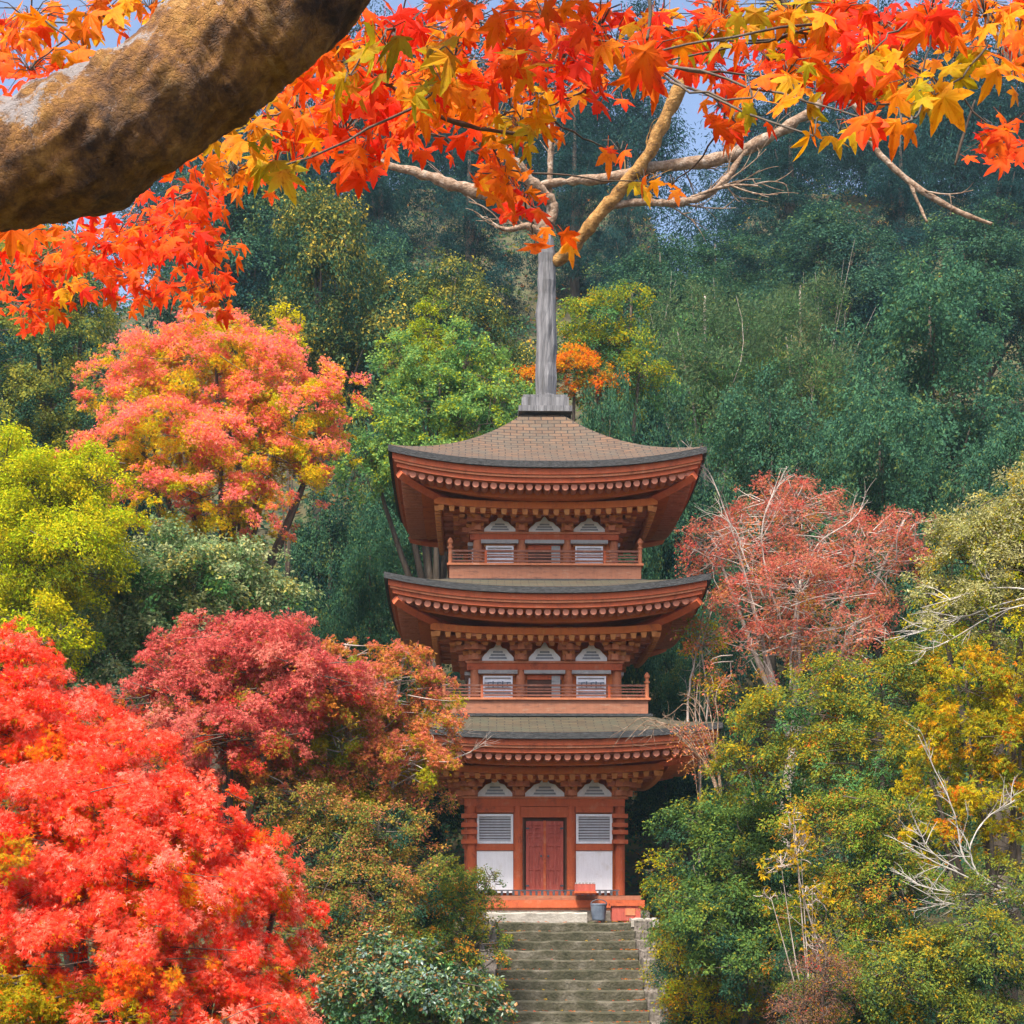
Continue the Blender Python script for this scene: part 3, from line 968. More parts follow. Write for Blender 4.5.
# offering box, bucket and red crate on the porch front
ob = thing('offering_box', 'weathered reddish slatted box standing on the porch right of the door', 'box', (1.50, 34.0, 0.10), YAW)
g = G().box(0, 0, 0.12, 0.42, 0.3, 0.22)
g.build('body', M['door_red'], ob)
g = G()
for i in range(6):
    g.box(-0.18 + i * 0.072, 0, 0.245, 0.03, 0.32, 0.03)
g.build('slat', M['grey_board'], ob)
G().box(0, -0.165, 0.06, 0.46, 0.03, 0.04).build('foot_rail', M['verm'], ob)
bk = thing('bucket', 'blue grey metal bucket standing on the stone in front of the porch', 'bucket', (1.77, 33.72, -0.42), 0.2)
g = G()
prof = [(0, .12), (.02, .135), (.30, .165), (.33, .175), (.35, .17)]
for (z0, r0), (z1, r1) in zip(prof[:-1], prof[1:]):
    g.cyl((0, 0, z0), (0, 0, z1), r0, r1, 18)
g.build('body', M['blue_grey'], bk)
th = np.linspace(0, math.pi, 12)
G().tube(np.c_[0.17 * np.cos(th), 0.1 * np.sin(th) * 0 - .02, 0.33 + 0.10 * np.sin(th)], 0.012, 6).build('handle', M['iron'], bk)
cr = thing('chest', 'low red wooden chest at the right end of the porch', 'chest', (2.32, 33.72, -0.44), YAW)
G().box(0, 0, 0.17, 0.58, 0.36, 0.30).build('body', M['door_red'], cr)
G().box(0, 0, 0.345, 0.66, 0.42, 0.05).build('lid', M['verm'], cr)
g = G()
for x in (-.24, .24):
    g.box(x, 0, 0.012, 0.06, 0.36, 0.02)
g.box(0.08, -0.19, 0.2, 0.2, 0.015, 0.14)
g.build('trim', M['verm_fade'], cr)


# ------------------------------------------------------------------ foliage machinery
def tmpl_kite(w=0.5, fold=0.12):
    v = np.array([(0, 0, 0), (w / 2, .45, fold), (0, 1, 0), (-w / 2, .45, fold)])
    return v, [np.array([(0, 1, 2, 3)])]


def tmpl_star(blades=3, spread=55, w=0.3):
    vs, fs = [(0, 0, 0)], []
    for a, l in zip(np.linspace(-spread, spread, blades), (0.8, 1.0, 0.8) if blades == 3 else (.6, .9, 1, .9, .6)):
        a = R(a)
        di = np.array([math.sin(a), math.cos(a)])
        pe = np.array([di[1], -di[0]])
        n = len(vs)
        for q, z in ((di * l * .45 + pe * w / 2 * l, .06), (di * l, -.12), (di * l * .45 - pe * w / 2 * l, .06)):
            vs.append((q[0], q[1], z))
        fs.append((0, n, n + 1, n + 2))
    return np.array(vs), [np.array(fs)]


def tmpl_maple(droop=.22, cup=.05, skew=0.0):
    """five-pointed palmate leaf with toothed lobes, drooping tips, and a stalk"""
    lob = [(-112, .50), (-58, .82), (0, 1.0), (58, .82), (112, .50)]
    out = []
    for i, (a, l) in enumerate(lob):
        ar = R(a)
        di = np.array([math.sin(ar), math.cos(ar)])
        pe = np.array([di[1], -di[0]])
        for s, q, wd in ((-1, .50, .19), (-1, .62, .205), (-1, .68, .15), (-1, .82, .105), (0, 1.0, 0), (1, .82, .105), (1, .68, .15), (1, .62, .205), (1, .50, .19)):
            pt = di * l * q + s * pe * wd * l
            out.append(pt)
        if i < 4:
            b = R((a + lob[i + 1][0]) / 2)
            out.append(np.array([math.sin(b), math.cos(b)]) * .40)
    out.append(np.array([0.03, -0.13]))
    out.append(np.array([-0.03, -0.13]))
    o = np.array(out)
    r = np.linalg.norm(o, axis=1)
    z = -droop * r ** 2 + skew * o[:, 0] * r
    ridge = np.zeros(len(o))
    ang = np.degrees(np.arctan2(o[:, 0], o[:, 1]))
    for a, _ in lob:
        ridge = np.maximum(ridge, np.exp(-((ang - a) / 13.0) ** 2))
    z = z - cup * (1 - ridge) * r
    v = np.vstack([np.c_[o, z], [[0, 0.02, 0.03]]])
    n = len(o)
    i = np.arange(n)
    tri = np.c_[(i + 1) % n, i, np.full(n, n)]
    # stalk
    st = np.array([(-.012, -.1, .0), (.012, -.1, .0), (.014, -.55, .12), (-.014, -.55, .12)])
    v = np.vstack([v, st])
    return v, [tri, np.array([(n + 1, n + 2, n + 3, n + 4)])]


T_KITE = tmpl_kite()
T_WIDE = tmpl_kite(0.62, 0.1)
T_THIN = tmpl_kite(0.28, 0.05)
T_STAR = tmpl_star(3, 52, .30)
T_FINE = tmpl_star(3, 42, .20)
T_STAR5 = tmpl_star(5, 75, .24)
T_MAPLES = [tmpl_maple(), tmpl_maple(.45, .08, .25), tmpl_maple(-.12, .10, -.15), tmpl_maple(.62, .04, -.4), tmpl_maple(.3, .14, .1)]


def leaves(g, pos, nrm, dirv, size, tmpl, col, heart=None):
    """pos/nrm/dirv (n,3), size (n,), col (n,3)"""
    v, fs = tmpl
    n = len(pos)
    d = dirv - (dirv * nrm).sum(1)[:, None] * nrm
    y = unit(d)
    x = np.cross(y, nrm) * (0.72 + 0.4 * np.modf(np.abs(np.sin(pos[:, :1] * 917.3 + pos[:, 2:] * 331.7)) * 43.7)[0])
    w = pos[:, None, :] + size[:, None, None] * (v[None, :, 0, None] * x[:, None, :] + v[None, :, 1, None] * y[:, None, :] + v[None, :, 2, None] * nrm[:, None, :])
    k = len(v)
    off = (np.arange(n) * k)[:, None, None]
    cc = np.repeat(col, k, 0)
    if heart is not None:          # blades turn from their tips inwards: the middle keeps an older colour
        wgt = np.clip(1 - np.linalg.norm(v[:, :2], axis=1) * 1.25, 0, 1)
        wgt = np.tile(wgt, n)[:, None]
        cc = cc * (1 - wgt) + np.repeat(heart, k, 0) * wgt
    g.add(w.reshape(-1, 3), [(f[None] + off).reshape(-1, f.shape[1]) for f in fs], cc)


def pick(rng, pal, n):
    c = np.array([p[1] for p in pal])
    lum = (c @ np.array([.3, .55, .15]))[:, None]
    c = np.clip(lum + (c - lum) * 1.17, .006, .88)
    w = np.array([p[0] for p in pal], float)
    return c[rng.choice(len(c), n, p=w / w.sum())]


def crown(g, rng, lobes, n, size, tmpl, pal, inner=None, spray=0.22, nspray=40, flat=0.55, thick=0.38, hang=0.4, up=0.8, out=0.7, rnd=0.65, mixin=0.5, back=0.6, fill=0.75, stem=None, twig=None, inner_at=0.5, droop=0.2, ragged=0.32):
    """lobes: (centre xyz, radii xyz).  sprays of leaves spread through each lobe's volume, denser to its skin"""
    vol = np.array([l[1][0] * l[1][2] for l in lobes])
    vol = vol / vol.sum()
    tot_sp = int(nspray)
    sprays = []
    for (c, r), f in zip(lobes, vol):
        c, r = np.array(c, float), np.array(r, float)
        m = max(3, int(round(tot_sp * f)))
        d = unit(rng.normal(size=(m, 3)))
        flip = (d[:, 1] > 0) & (rng.random(m) > back)
        d[flip, 1] *= -1
        low = (d[:, 2] < -0.3) & (rng.random(m) < 0.4)
        d[low, 2] *= -1
        rad = rng.random(m) ** (1 - fill) * np.where(rng.random(m) < ragged, rng.uniform(1.0, 1.22, m), 1.0)
        wob = 1 + 0.22 * np.sin(d[:, 0] * 5 + c[0] * 3) * np.cos(d[:, 2] * 4.0 + c[2])
        p = c + d * r * (rad * wob)[:, None]
        sr = spray * np.sqrt(r[0] * r[2]) * rng.uniform(0.5, 1.4, m) * np.where(rad > 1, .75, 1)
        for i in range(m):
            sprays.append((p[i], d[i], rad[i], sr[i], c))
            if twig is not None:
                mid = (c + p[i]) / 2 + rng.normal(size=3) * 0.2 * r
                twig.append((c * 0.25 + mid * 0.75 + rng.normal(size=3) * .12 * r, mid * .5 + p[i] * .5 + rng.normal(size=3) * .1 * r, p[i]))
    areas = np.array([s[3] ** 2 for s in sprays])
    cnt = rng.multinomial(n, areas / areas.sum())
    P, Nn, D, C = [], [], [], []
    lo = min(l[0][2] - l[1][2] for l in lobes)
    hi = max(l[0][2] + l[1][2] for l in lobes)
    for (p, d, rad, sr, c), k in zip(sprays, cnt):
        if k == 0:
            continue
        nz = unit(np.array([0, 0, up]) + d * out + rng.normal(size=3) * 0.25)
        a = unit(np.cross(nz, rng.normal(size=3)))
        b = np.cross(nz, a)
        th = rng.random(k) * 2 * math.pi
        q = np.sqrt(rng.random(k)) * sr * (1 + 0.25 * np.sin(3 * th + rng.random() * 6) + 0.2 * np.sin(5 * th + rng.random() * 6))
        h = rng.normal(size=k) * thick * sr - droop * q ** 2 / sr
        rdir = np.cos(th)[:, None] * a + np.sin(th)[:, None] * b
        pos = p + rdir * q[:, None] + nz * h[:, None]
        P.append(pos)
        Nn.append(unit(nz + rng.normal(size=(k, 3)) * rnd))
        D.append(unit(rdir * 0.8 + rng.normal(size=(k, 3)) * 0.5 + np.array([0, 0, -hang])))
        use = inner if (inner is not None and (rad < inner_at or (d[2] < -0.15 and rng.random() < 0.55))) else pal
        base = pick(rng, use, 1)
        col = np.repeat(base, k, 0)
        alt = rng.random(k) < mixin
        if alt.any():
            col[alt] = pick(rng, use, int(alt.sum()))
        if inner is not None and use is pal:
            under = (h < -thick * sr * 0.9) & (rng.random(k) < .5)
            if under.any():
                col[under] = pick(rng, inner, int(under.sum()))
        C.append(col * rng.uniform(0.78, 1.22, (k, 1)))
    P, Nn, D, C = map(np.vstack, (P, Nn, D, C))
    leaves(g, P, Nn, D, size * rng.uniform(0.6, 1.3, len(P)), tmpl, np.clip(C, 0, 0.95))
    return sprays


def wood(rng, base, lobes, r0, twigs, tw_r, mat, parent, keep=1.0, name='trunk', extra=None):
    """one tapered trunk with a limb into every lobe and twigs to the sprays"""
    g = G()
    top = np.mean([l[0] for l in lobes], axis=0)
    fork = base + (top - base) * 0.45
    fork[2] = base[2] + (top[2] - base[2]) * 0.5
    z = np.zeros(3)
    g.tube(bez(z, (fork - base) * 0.5 + rng.normal(size=3) * r0 * 2, fork - base, 8), np.linspace(r0 * 1.25, r0 * 0.8, 8), 8, bump=.05, rng=rng)
    for c, r in lobes:
        c = np.array(c, float)
        mid = (fork + c) / 2 + np.array([0, 0, -0.1]) * np.array(r) + rng.normal(size=3) * 0.1 * np.array(r)
        end = c + np.array([0, 0, 0.45]) * np.array(r)
        g.tube(bez(fork, mid, end, 9) - base, np.linspace(r0 * 0.62, r0 * 0.16, 9), 6)
    for a, b, c in twigs:
        if rng.random() < keep:
            g.tube(bez(a, b, c, 4) - base, np.linspace(tw_r, tw_r * 0.35, 4), 4, cap=False)
    for pts in (extra or []):
        p, rr = px_path(pts[1], pts[0], sub=5, jit=0.15, rng=rng)
        g.tube(p - base, rr, 6)
    return g.build(name, mat, parent, smooth=True)


def px_lobes(lob, d, dr=1.0):
    """(px, py, rx, ry[, depth offset]) -> world ellipsoids"""
    out = []
    for l in lob:
        dd = d + (l[4] if len(l) > 4 else 0)
        s = dd / F
        out.append((at(l[0], l[1], dd), np.array([l[2] * s, max(l[2], l[3]) * s * dr, l[3] * s])))
    return out


SEED = [1000]


def plant(name, label, cat, lob, d, n, size, tmpl, pal, inner=None, group=None, mat='leaf', bark='bark', foot=None, r0=None, dr=0.8, keep=0.5, tw=0.012, extra=None, bare='pale_bark', shoots=6, parts=('trunk', 'crown'), grow=1.08, **kw):
    SEED[0] += 1
    rng = np.random.default_rng(SEED[0])
    L = [(c, r * grow) for c, r in px_lobes(lob, d, dr)]
    cx = np.mean([l[0][0] for l in L])
    bx = cx if foot is None else (foot - 512) * d / F
    base = np.array([bx, d + 0.2, float(ground(bx, d + 0.2)) - 0.12])
    t = thing(name, label, cat, tuple(base), 0, group)
    hgt = max(l[0][2] + l[1][2] for l in L) - base[2]
    g = G()
    tw_l = []
    kw['nspray'] = int(kw.get('nspray', 60) * 2.4)
    kw['spray'] = kw.get('spray', .24) * .74
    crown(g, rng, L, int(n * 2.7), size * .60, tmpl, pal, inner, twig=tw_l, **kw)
    g.v = [v - base for v in g.v]
    g.build(parts[1], M[mat], t, colname='leaf_colour')
    wood(rng, base, L, r0 or 0.012 * hgt + 0.015, tw_l, tw, M[bark], t, keep, parts[0])
    for pts in (extra or []):
        p, rr = px_path(pts[1], pts[0], sub=5, jit=0.25, rng=rng)
        b = G().tube(p - base, rr * (.55 if bare == 'white_twig' else .6), 6)
        ppm = pts[0] / F
        for q, r in ramify(rng, p, rr, shoots, 32 * ppm, (.42 if bare != 'white_twig' else .55) * ppm):
            b.tube(q - base, r, 3, cap=False)
        b.build('bare_branch', M[bare], t, smooth=True)
    return t


SHRUB = ('stem', 'foliage')
# leaf colours (linear reflectance)
RED = [(4, (.80, .105, .07)), (3, (.82, .17, .11)), (3, (.84, .29, .22)), (.8, (.70, .055, .045))]
OCH = [(2, (.60, .27, .035)), (2, (.70, .17, .04)), (1.4, (.42, .28, .04)), (3, (.78, .09, .05))]
CRIM = [(4, (.54, .13, .115)), (3, (.61, .19, .155)), (1.6, (.64, .26, .20)), (1, (.43, .085, .085))]
RUST = [(3, (.57, .21, .10)), (2, (.48, .25, .08)), (3, (.60, .21, .15)), (1.4, (.40, .26, .06))]
SALM = [(1.6, (.80, .45, .09)), (4, (.82, .28, .20)), (2.2, (.82, .35, .15)), (4.5, (.82, .25, .24)), (1, (.80, .17, .13))]
GOLD = [(4, (.72, .50, .035)), (3, (.58, .47, .04)), (2, (.46, .46, .04)), (1, (.78, .40, .06))]
YEL = [(3, (.56, .51, .035)), (4, (.45, .48, .04)), (3, (.32, .41, .05)), (1, (.60, .48, .05))]
OLIV = [(4, (0.356, 0.342, 0.051)), (3, (0.253, 0.297, 0.051)), (2, (0.505, 0.402, 0.058)), (1, (0.178, 0.238, 0.045))]
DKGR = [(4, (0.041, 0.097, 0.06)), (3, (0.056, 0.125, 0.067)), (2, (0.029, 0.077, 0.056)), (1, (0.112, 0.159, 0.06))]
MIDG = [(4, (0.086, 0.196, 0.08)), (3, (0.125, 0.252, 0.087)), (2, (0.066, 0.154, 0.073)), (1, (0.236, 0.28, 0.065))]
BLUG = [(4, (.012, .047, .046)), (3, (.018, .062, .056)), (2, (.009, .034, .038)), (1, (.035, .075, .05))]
PALG = [(4, (.18, .31, .10)), (3, (.25, .37, .12)), (2, (.12, .23, .09)), (2, (.38, .42, .07))]
GREY = [(3, (0.228, 0.3, 0.156)), (2, (0.168, 0.24, 0.108)), (2, (0.336, 0.36, 0.192)), (1, (0.408, 0.372, 0.132))]
ORGL = [(2, (.54, .30, .04)), (3, (.42, .33, .045)), (4.5, (.26, .27, .05)), (.8, (.60, .19, .035))]
DKRED = [(4, (.48, .15, .115)), (3, (.54, .205, .15)), (2, (.50, .24, .145)), (1, (.56, .115, .10))]
SILV = [(3, (.38, .36, .17)), (3, (.30, .30, .12)), (2, (.46, .44, .27)), (1, (.42, .31, .06))]
HYDR = [(3, (.085, .14, .09)), (3, (.065, .125, .055)), (.9, (.18, .25, .23)), (1.8, (.16, .19, .05)), (1.6, (.30, .15, .06))]

# ------------------------------------------------------------------ hillside wood
ru = np.random.default_rng(77)


def proto_mesh(kind, seed):
    """unit trees about 10 m tall at the origin: returns (crown object data, trunk object data)"""
    rng = np.random.default_rng(seed)
    g, tw_l = G(), []
    if kind == 'cedar':
        lobes = []
        for z in np.linspace(1.6, 9.6, 10):
            r = 2.3 * (1 - (z / 10.4) ** 1.5) + 0.25
            for q in range(3 if z < 8 else 1):
                a = rng.random() * 6.28
                e = r * 0.45 if z < 8 else 0
                lobes.append((np.array([math.cos(a) * e, math.sin(a) * e, z]), np.array([r * .75, r * .75, .75])))
        crown(g, rng, lobes, 60000, .115, T_THIN, BLUG, None, nspray=600, spray=.24, up=.5, out=.9, hang=1.0, back=1, droop=.7, rnd=.5)
        n_l = [lobes[-1]]
        mat = 'needle'
        wl = lobes[::4]
    elif kind == 'round':
        lobes = [(np.array([math.cos(a) * r, math.sin(a) * r, z]), np.array([w, w, h])) for a, r, z, w, h in
                 [(0.3, 1.6, 5.2, 1.9, 1.6), (2.2, 1.7, 5.6, 2.0, 1.7), (4.2, 1.6, 5.4, 2.0, 1.7), (1.2, 1.0, 7.6, 1.8, 1.5), (3.6, .9, 7.9, 1.8, 1.5), (5.4, .9, 7.2, 1.7, 1.4), (0, 0, 8.9, 1.4, 1.1), (5.0, 1.9, 3.6, 1.6, 1.4), (3.0, 1.8, 3.6, 1.6, 1.3), (1.0, 1.9, 3.4, 1.6, 1.3)]]
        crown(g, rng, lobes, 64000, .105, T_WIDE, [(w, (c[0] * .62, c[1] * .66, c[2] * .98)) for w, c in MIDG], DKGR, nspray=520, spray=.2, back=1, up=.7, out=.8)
        wl = lobes
        mat = 'leaf'
    elif kind == 'dark':
        lobes = [(np.array([math.cos(a) * r, math.sin(a) * r, z]), np.array([w, w, h])) for a, r, z, w, h in
                 [(0.8, 1.5, 4.6, 2.0, 1.9), (2.9, 1.5, 5.0, 2.0, 1.9), (5.0, 1.5, 4.8, 2.1, 1.9), (1.8, .9, 7.3, 1.8, 1.6), (4.2, .9, 7.4, 1.8, 1.7), (0, 0, 8.8, 1.3, 1.2), (0, .9, 6.6, 1.7, 1.5)]]
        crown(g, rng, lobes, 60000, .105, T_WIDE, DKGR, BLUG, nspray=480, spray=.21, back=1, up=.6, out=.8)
        wl = lobes
        mat = 'needle'
    elif kind == 'fleck':
        lobes = [(np.array([math.cos(a) * r, math.sin(a) * r, z]), np.array([w, w, h])) for a, r, z, w, h in
                 [(0.2, 1.5, 4.8, 2.0, 1.8), (2.4, 1.6, 5.2, 1.9, 1.8), (4.4, 1.5, 5.0, 2.1, 1.8), (1.4, .9, 7.5, 1.8, 1.6), (3.9, .9, 7.2, 1.9, 1.5), (0.4, .3, 8.8, 1.4, 1.1)]]
        pal = [(4, (.05, .09, .035)), (3, (.08, .11, .035)), (2, (.20, .20, .05)), (1.3, (.42, .34, .08))]
        crown(g, rng, lobes, 60000, .105, T_WIDE, pal, DKGR, nspray=480, spray=.2, back=1, up=.6, out=.8, mixin=.6)
        wl = lobes
        mat = 'needle'
    else:            # feathery: upright shoots
        lobes = [(np.array([math.cos(a) * r, math.sin(a) * r, z]), np.array([w, w, h])) for a, r, z, w, h in
                 [(0.4, 1.6, 5.0, 1.8, 2.0), (2.5, 1.6, 5.2, 1.8, 2.2), (4.5, 1.6, 5.0, 1.9, 2.1), (1.4, .8, 7.2, 1.5, 1.9), (3.6, .9, 7.2, 1.6, 2.0), (5.6, .7, 6.8, 1.6, 1.8)]]
        pal = [(4, (.075, .128, .06)), (3, (.095, .145, .068)), (2, (.052, .098, .056)), (1, (.18, .18, .085))]
        crown(g, rng, lobes, 64000, .125, T_THIN, pal, MIDG, nspray=520, spray=.2, back=1, up=.3, out=.7, hang=-.8, rnd=.8, thick=.5)
        wl = lobes
        mat = 'leaf'
    w = G()
    r0 = .2
    w.tube([(0, 0, -.4), (.05, 0, 2.5), (0, .05, 5.5), (0, 0, 9.0)], [r0 * 1.3, r0, r0 * .6, r0 * .15], 7)
    for c, r in wl:
        c = np.array(c)
        s = np.array([0, 0, max(1.2, c[2] * .55)])
        w.tube(bez(s, (s + c) / 2 + (0, 0, .4), c + (0, 0, .3 * r[2]), 6), np.linspace(r0 * .45, r0 * .1, 6), 5)
    if kind == 'feathery':
        for i in range(14):
            a = rng.random() * 6.28
            q = rng.random() * 2.4
            b0 = np.array([math.cos(a) * q * .6, math.sin(a) * q * .6, 4 + rng.random() * 2])
            t0 = b0 + np.array([math.cos(a) * .8, math.sin(a) * .8, 2.6 + rng.random() * 1.8])
            w.tube(bez(b0, (b0 + t0) / 2 + rng.normal(size=3) * .45, t0 + rng.normal(size=3) * .4, 6), np.linspace(.02, .004, 6), 3, cap=False)
    return g, w, M[mat]


PROTO = {}
BARKS = {'feathery': 'pale_bark'}


def hill_tree(kind, label, px, top, d, wpx, group=None, name='tree', rz=None):
    """places a tree so that its top stands at pixel row `top` when it grows at distance d"""
    x = (px - 512) * d / F
    gz = float(ground(x, d))
    h = (HY - top) * d / F - gz
    if kind not in PROTO:
        g, w, m = proto_mesh(kind, 40 + len(PROTO))
        c = g.build('crown', m, None, colname='leaf_colour')
        t = w.build('trunk', M[BARKS.get(kind, 'bark')], None, smooth=True)
        PROTO[kind] = [c, t, False]
    c, t, used = PROTO[kind]
    r = thing(name, label, 'tree', (x, d, gz), ru.random() * 6.28 if rz is None else rz, group)
    s = wpx * d / F / 7.2
    r.scale = (s, s, h / 9.9)
    for o in (c, t):
        k = o if not used else o.copy()
        if used:
            COL.objects.link(k)
        k.parent = r
    PROTO[kind][2] = True
    return r


GW = 'trees on the wooded hillside'
for a in [
    # kind, label, px, top row, depth, width px
    ('dark', 'dark evergreen behind the red leaves at the far left edge', 20, 170, 62, 190),
    ('fleck', 'large dark green tree flecked with gold beside the yellow sapling', 320, 175, 56, 220),
    ('fleck', 'gold flecked evergreen between the pale green tree and the grey post', 455, 250, 60, 190),
    ('dark', 'dark evergreen standing behind the gold flecked tree', 250, 150, 72, 210),
    ('cedar', 'blue green cedar directly left of the grey post', 470, 95, 80, 170),
    ('cedar', 'tall dark cedar right behind the grey post', 575, 75, 84, 160),
    ('cedar', 'blue green cedar behind the ochre branch', 628, 130, 78, 120),
    ('round', 'green tree behind the right slope of the top roof', 610, 372, 41.6, 130),
    ('dark', 'dark green tree under the small yellow and orange tree', 640, 330, 47, 150),
    ('dark', 'dark bushy tree below the lower right bare branch', 660, 235, 66, 180),
    ('cedar', 'dark cedar right of the sky gap', 790, 90, 84, 190),
    ('cedar', 'blue green cedar above the tip of the bare branch', 900, 105, 80, 190),
    ('cedar', 'blue cedar at the right edge below the hanging red leaves', 1000, 120, 82, 190),
    ('dark', 'dark green tree standing behind the feathery pale shoots', 830, 205, 70, 210),
    ('dark', 'dark green tree at the right edge above the rounded tree', 985, 200, 68, 200),
    ('feathery', 'feathery grey green tree with upright pale shoots right of the post', 705, 262, 56, 240),
    ('feathery', 'feathery tree overlapping the rounded green tree on the hill', 800, 255, 58, 200),
    ('round', 'rounded green tree with yellow flecked top at the right edge', 930, 258, 50, 250),
    ('round', 'rounded green tree behind the right end of the top roof', 770, 370, 48, 190),
    ('round', 'green tree directly above the red maple on the right', 880, 390, 46, 200),
    ('dark', 'dark green tree between the top roof and the red maple', 690, 440, 44, 150),
    ('round', 'green tree at the right edge behind the silvery gold tree', 1010, 400, 45, 180),
    ('round', 'green tree behind the left end of the top roof', 400, 390, 48, 170),
    ('dark', 'dark green tree left of the second roof', 330, 480, 45, 150),
    ('round', 'green tree at the left end of the second roof', 370, 520, 43, 130),
    ('dark', 'dark green bushy tree left of the bottom storey', 410, 690, 40, 130),
    ('dark', 'dark green bushy tree right of the bottom storey', 665, 700, 41, 130),
    ('round', 'green tree right of the second roof corner', 690, 590, 42, 110),
    ('dark', 'dark tree below the salmon maple', 200, 520, 46, 210),
    ('round', 'rounded green tree past the right edge, lower on the hill', 1110, 420, 47, 220),
    ('dark', 'dark green tree past the right edge, high on the hill', 1120, 230, 66, 220),
    ('cedar', 'cedar past the right edge, near the ridge', 1130, 110, 84, 200),
    ('fleck', 'gold flecked tree past the right edge beside the silvery gold tree', 1120, 560, 36, 190),
    ('dark', 'dark tree past the left edge behind the yellow green tree', -90, 300, 52, 220),
    ('round', 'rounded green tree past the left edge, low on the bank', -100, 470, 36, 220),
    ('dark', 'dark tree behind the yellow green tree', 70, 330, 54, 200),
    ('fleck', 'dark flecked tree below the red leaves left of the bluish sky gap', 75, 250, 60, 130),
    ('dark', 'dark green tree directly behind the pale green tree', 385, 230, 64, 170),
    ('cedar', 'cedar with its top among the red leaves left of centre', 380, 110, 82, 170),
    ('cedar', 'cedar behind the gold flecked tree at left', 280, 90, 86, 190),
    ('dark', 'dark rounded tree at the foot of the sky gap', 715, 232, 74, 170),
]:
    hill_tree(*a, group=GW)

# far wood on the ridge: one mass
gf = G()
for i in range(84):
    rng = np.random.default_rng(900 + i)
    d = rng.uniform(90, 126)
    px = -70 + 1180 * ((i * 0.618) % 1)
    if 10 < px < 150 or 682 < px < 700:
        continue
    x = (px - 512) * d / F
    gz = float(ground(x, d))
    h = rng.uniform(10, 17)
    w = rng.uniform(2.6, 4.2)
    few = 655 < px < 735
    lob = [(np.array([x + rng.normal() * .4, d, gz + h * q]), np.array([w * (1.15 - q), w * (1.15 - q), h * .2])) for q in (.25, .45, .65, .85)]
    crown(gf, rng, lob, 2600 if few else 8000, .28, T_THIN, BLUG, None, nspray=170, spray=.26, up=.5, out=.9, hang=.9, back=.7, droop=.6)
tag(gf.build('far_wood', M['needle'], colname='leaf_colour'), 'dark blue green wood covering the ridge of the hill', 'forest', kind='stuff')

# undergrowth over the banks and the hill foot
gu = G()
nU = 150000
rng = np.random.default_rng(31)
yy = np.concatenate([rng.uniform(9, 46, nU // 2), rng.uniform(40, 110, nU // 2)])
xx = rng.uniform(-0.44, 0.44, nU) * (yy + 8)
cl = np.sin(xx * 1.3 + 2 * np.sin(yy * .6)) * np.sin(yy * 1.1 + np.sin(xx * .8))
ok = ~((np.abs(xx - SX + (yy - SY) * math.tan(YAW)) < 1.85) & (yy < 33.6)) & ~((np.abs(xx - PX) < 2.6) & (yy > 33) & (yy < 39)) & (yy > 9)
xx, yy, cl = xx[ok], yy[ok], cl[ok]
hh = np.abs(rng.normal(size=len(xx))) * (.25 + .22 * np.clip(cl, 0, 1)) * np.where(yy > 44, 2.2, 1)
pos = np.c_[xx, yy, ground(xx, yy) + hh]
nn = unit(np.c_[rng.normal(size=len(xx)) * .5, -.5 + rng.normal(size=len(xx)) * .5, np.full(len(xx), .8)])
ucol = pick(rng, DKGR[:3] + [(3, (.09, .13, .035)), (1.5, (.2, .15, .035)), (.7, (.35, .12, .03))], len(xx))
leaves(gu, pos, nn, unit(rng.normal(size=(len(xx), 3)) + (0, 0, -.3)), np.where(yy > 44, .30, .15) * rng.uniform(.6, 1.3, len(xx)), T_WIDE, ucol)
tag(gu.build('undergrowth', M['leaf'], colname='leaf_colour'), 'leafy undergrowth covering banks and hillside', 'undergrowth', kind='stuff')

# fallen leaves lying on the steps
gl = G()
rng = np.random.default_rng(58)
P_, N_, D_, C_ = [], [], [], []
ca, sa = math.cos(YAW), math.sin(YAW)
for k in range(520):
    i = rng.integers(0, 16)
    side = rng.random() < .7
    lx = (1.36 - abs(rng.normal()) * .28) * rng.choice([-1, 1]) if side else rng.uniform(-1.3, 1.3)
    ly = -0.335 * i + rng.uniform(.03, .30)
    lz = -0.1765 * i + 0.012
    P_.append((SX + lx * ca - ly * sa, SY + lx * sa + ly * ca, SZ + lz))
    N_.append(unit(np.array([rng.normal() * .25, rng.normal() * .25 - .1, 1])))
    D_.append(rng.normal(size=3))
leaves(gl, np.array(P_), np.array(N_), unit(np.array(D_)), rng.uniform(.04, .08, 520), T_STAR, pick(rng, [(3, (.45, .16, .04)), (2, (.55, .09, .04)), (2, (.40, .28, .05)), (2, (.2, .11, .05))], 520))
tag(gl.build('fallen_leaves', M['leaf'], colname='leaf_colour'), 'fallen red and brown leaves scattered on the stone steps', 'leaves', kind='stuff')

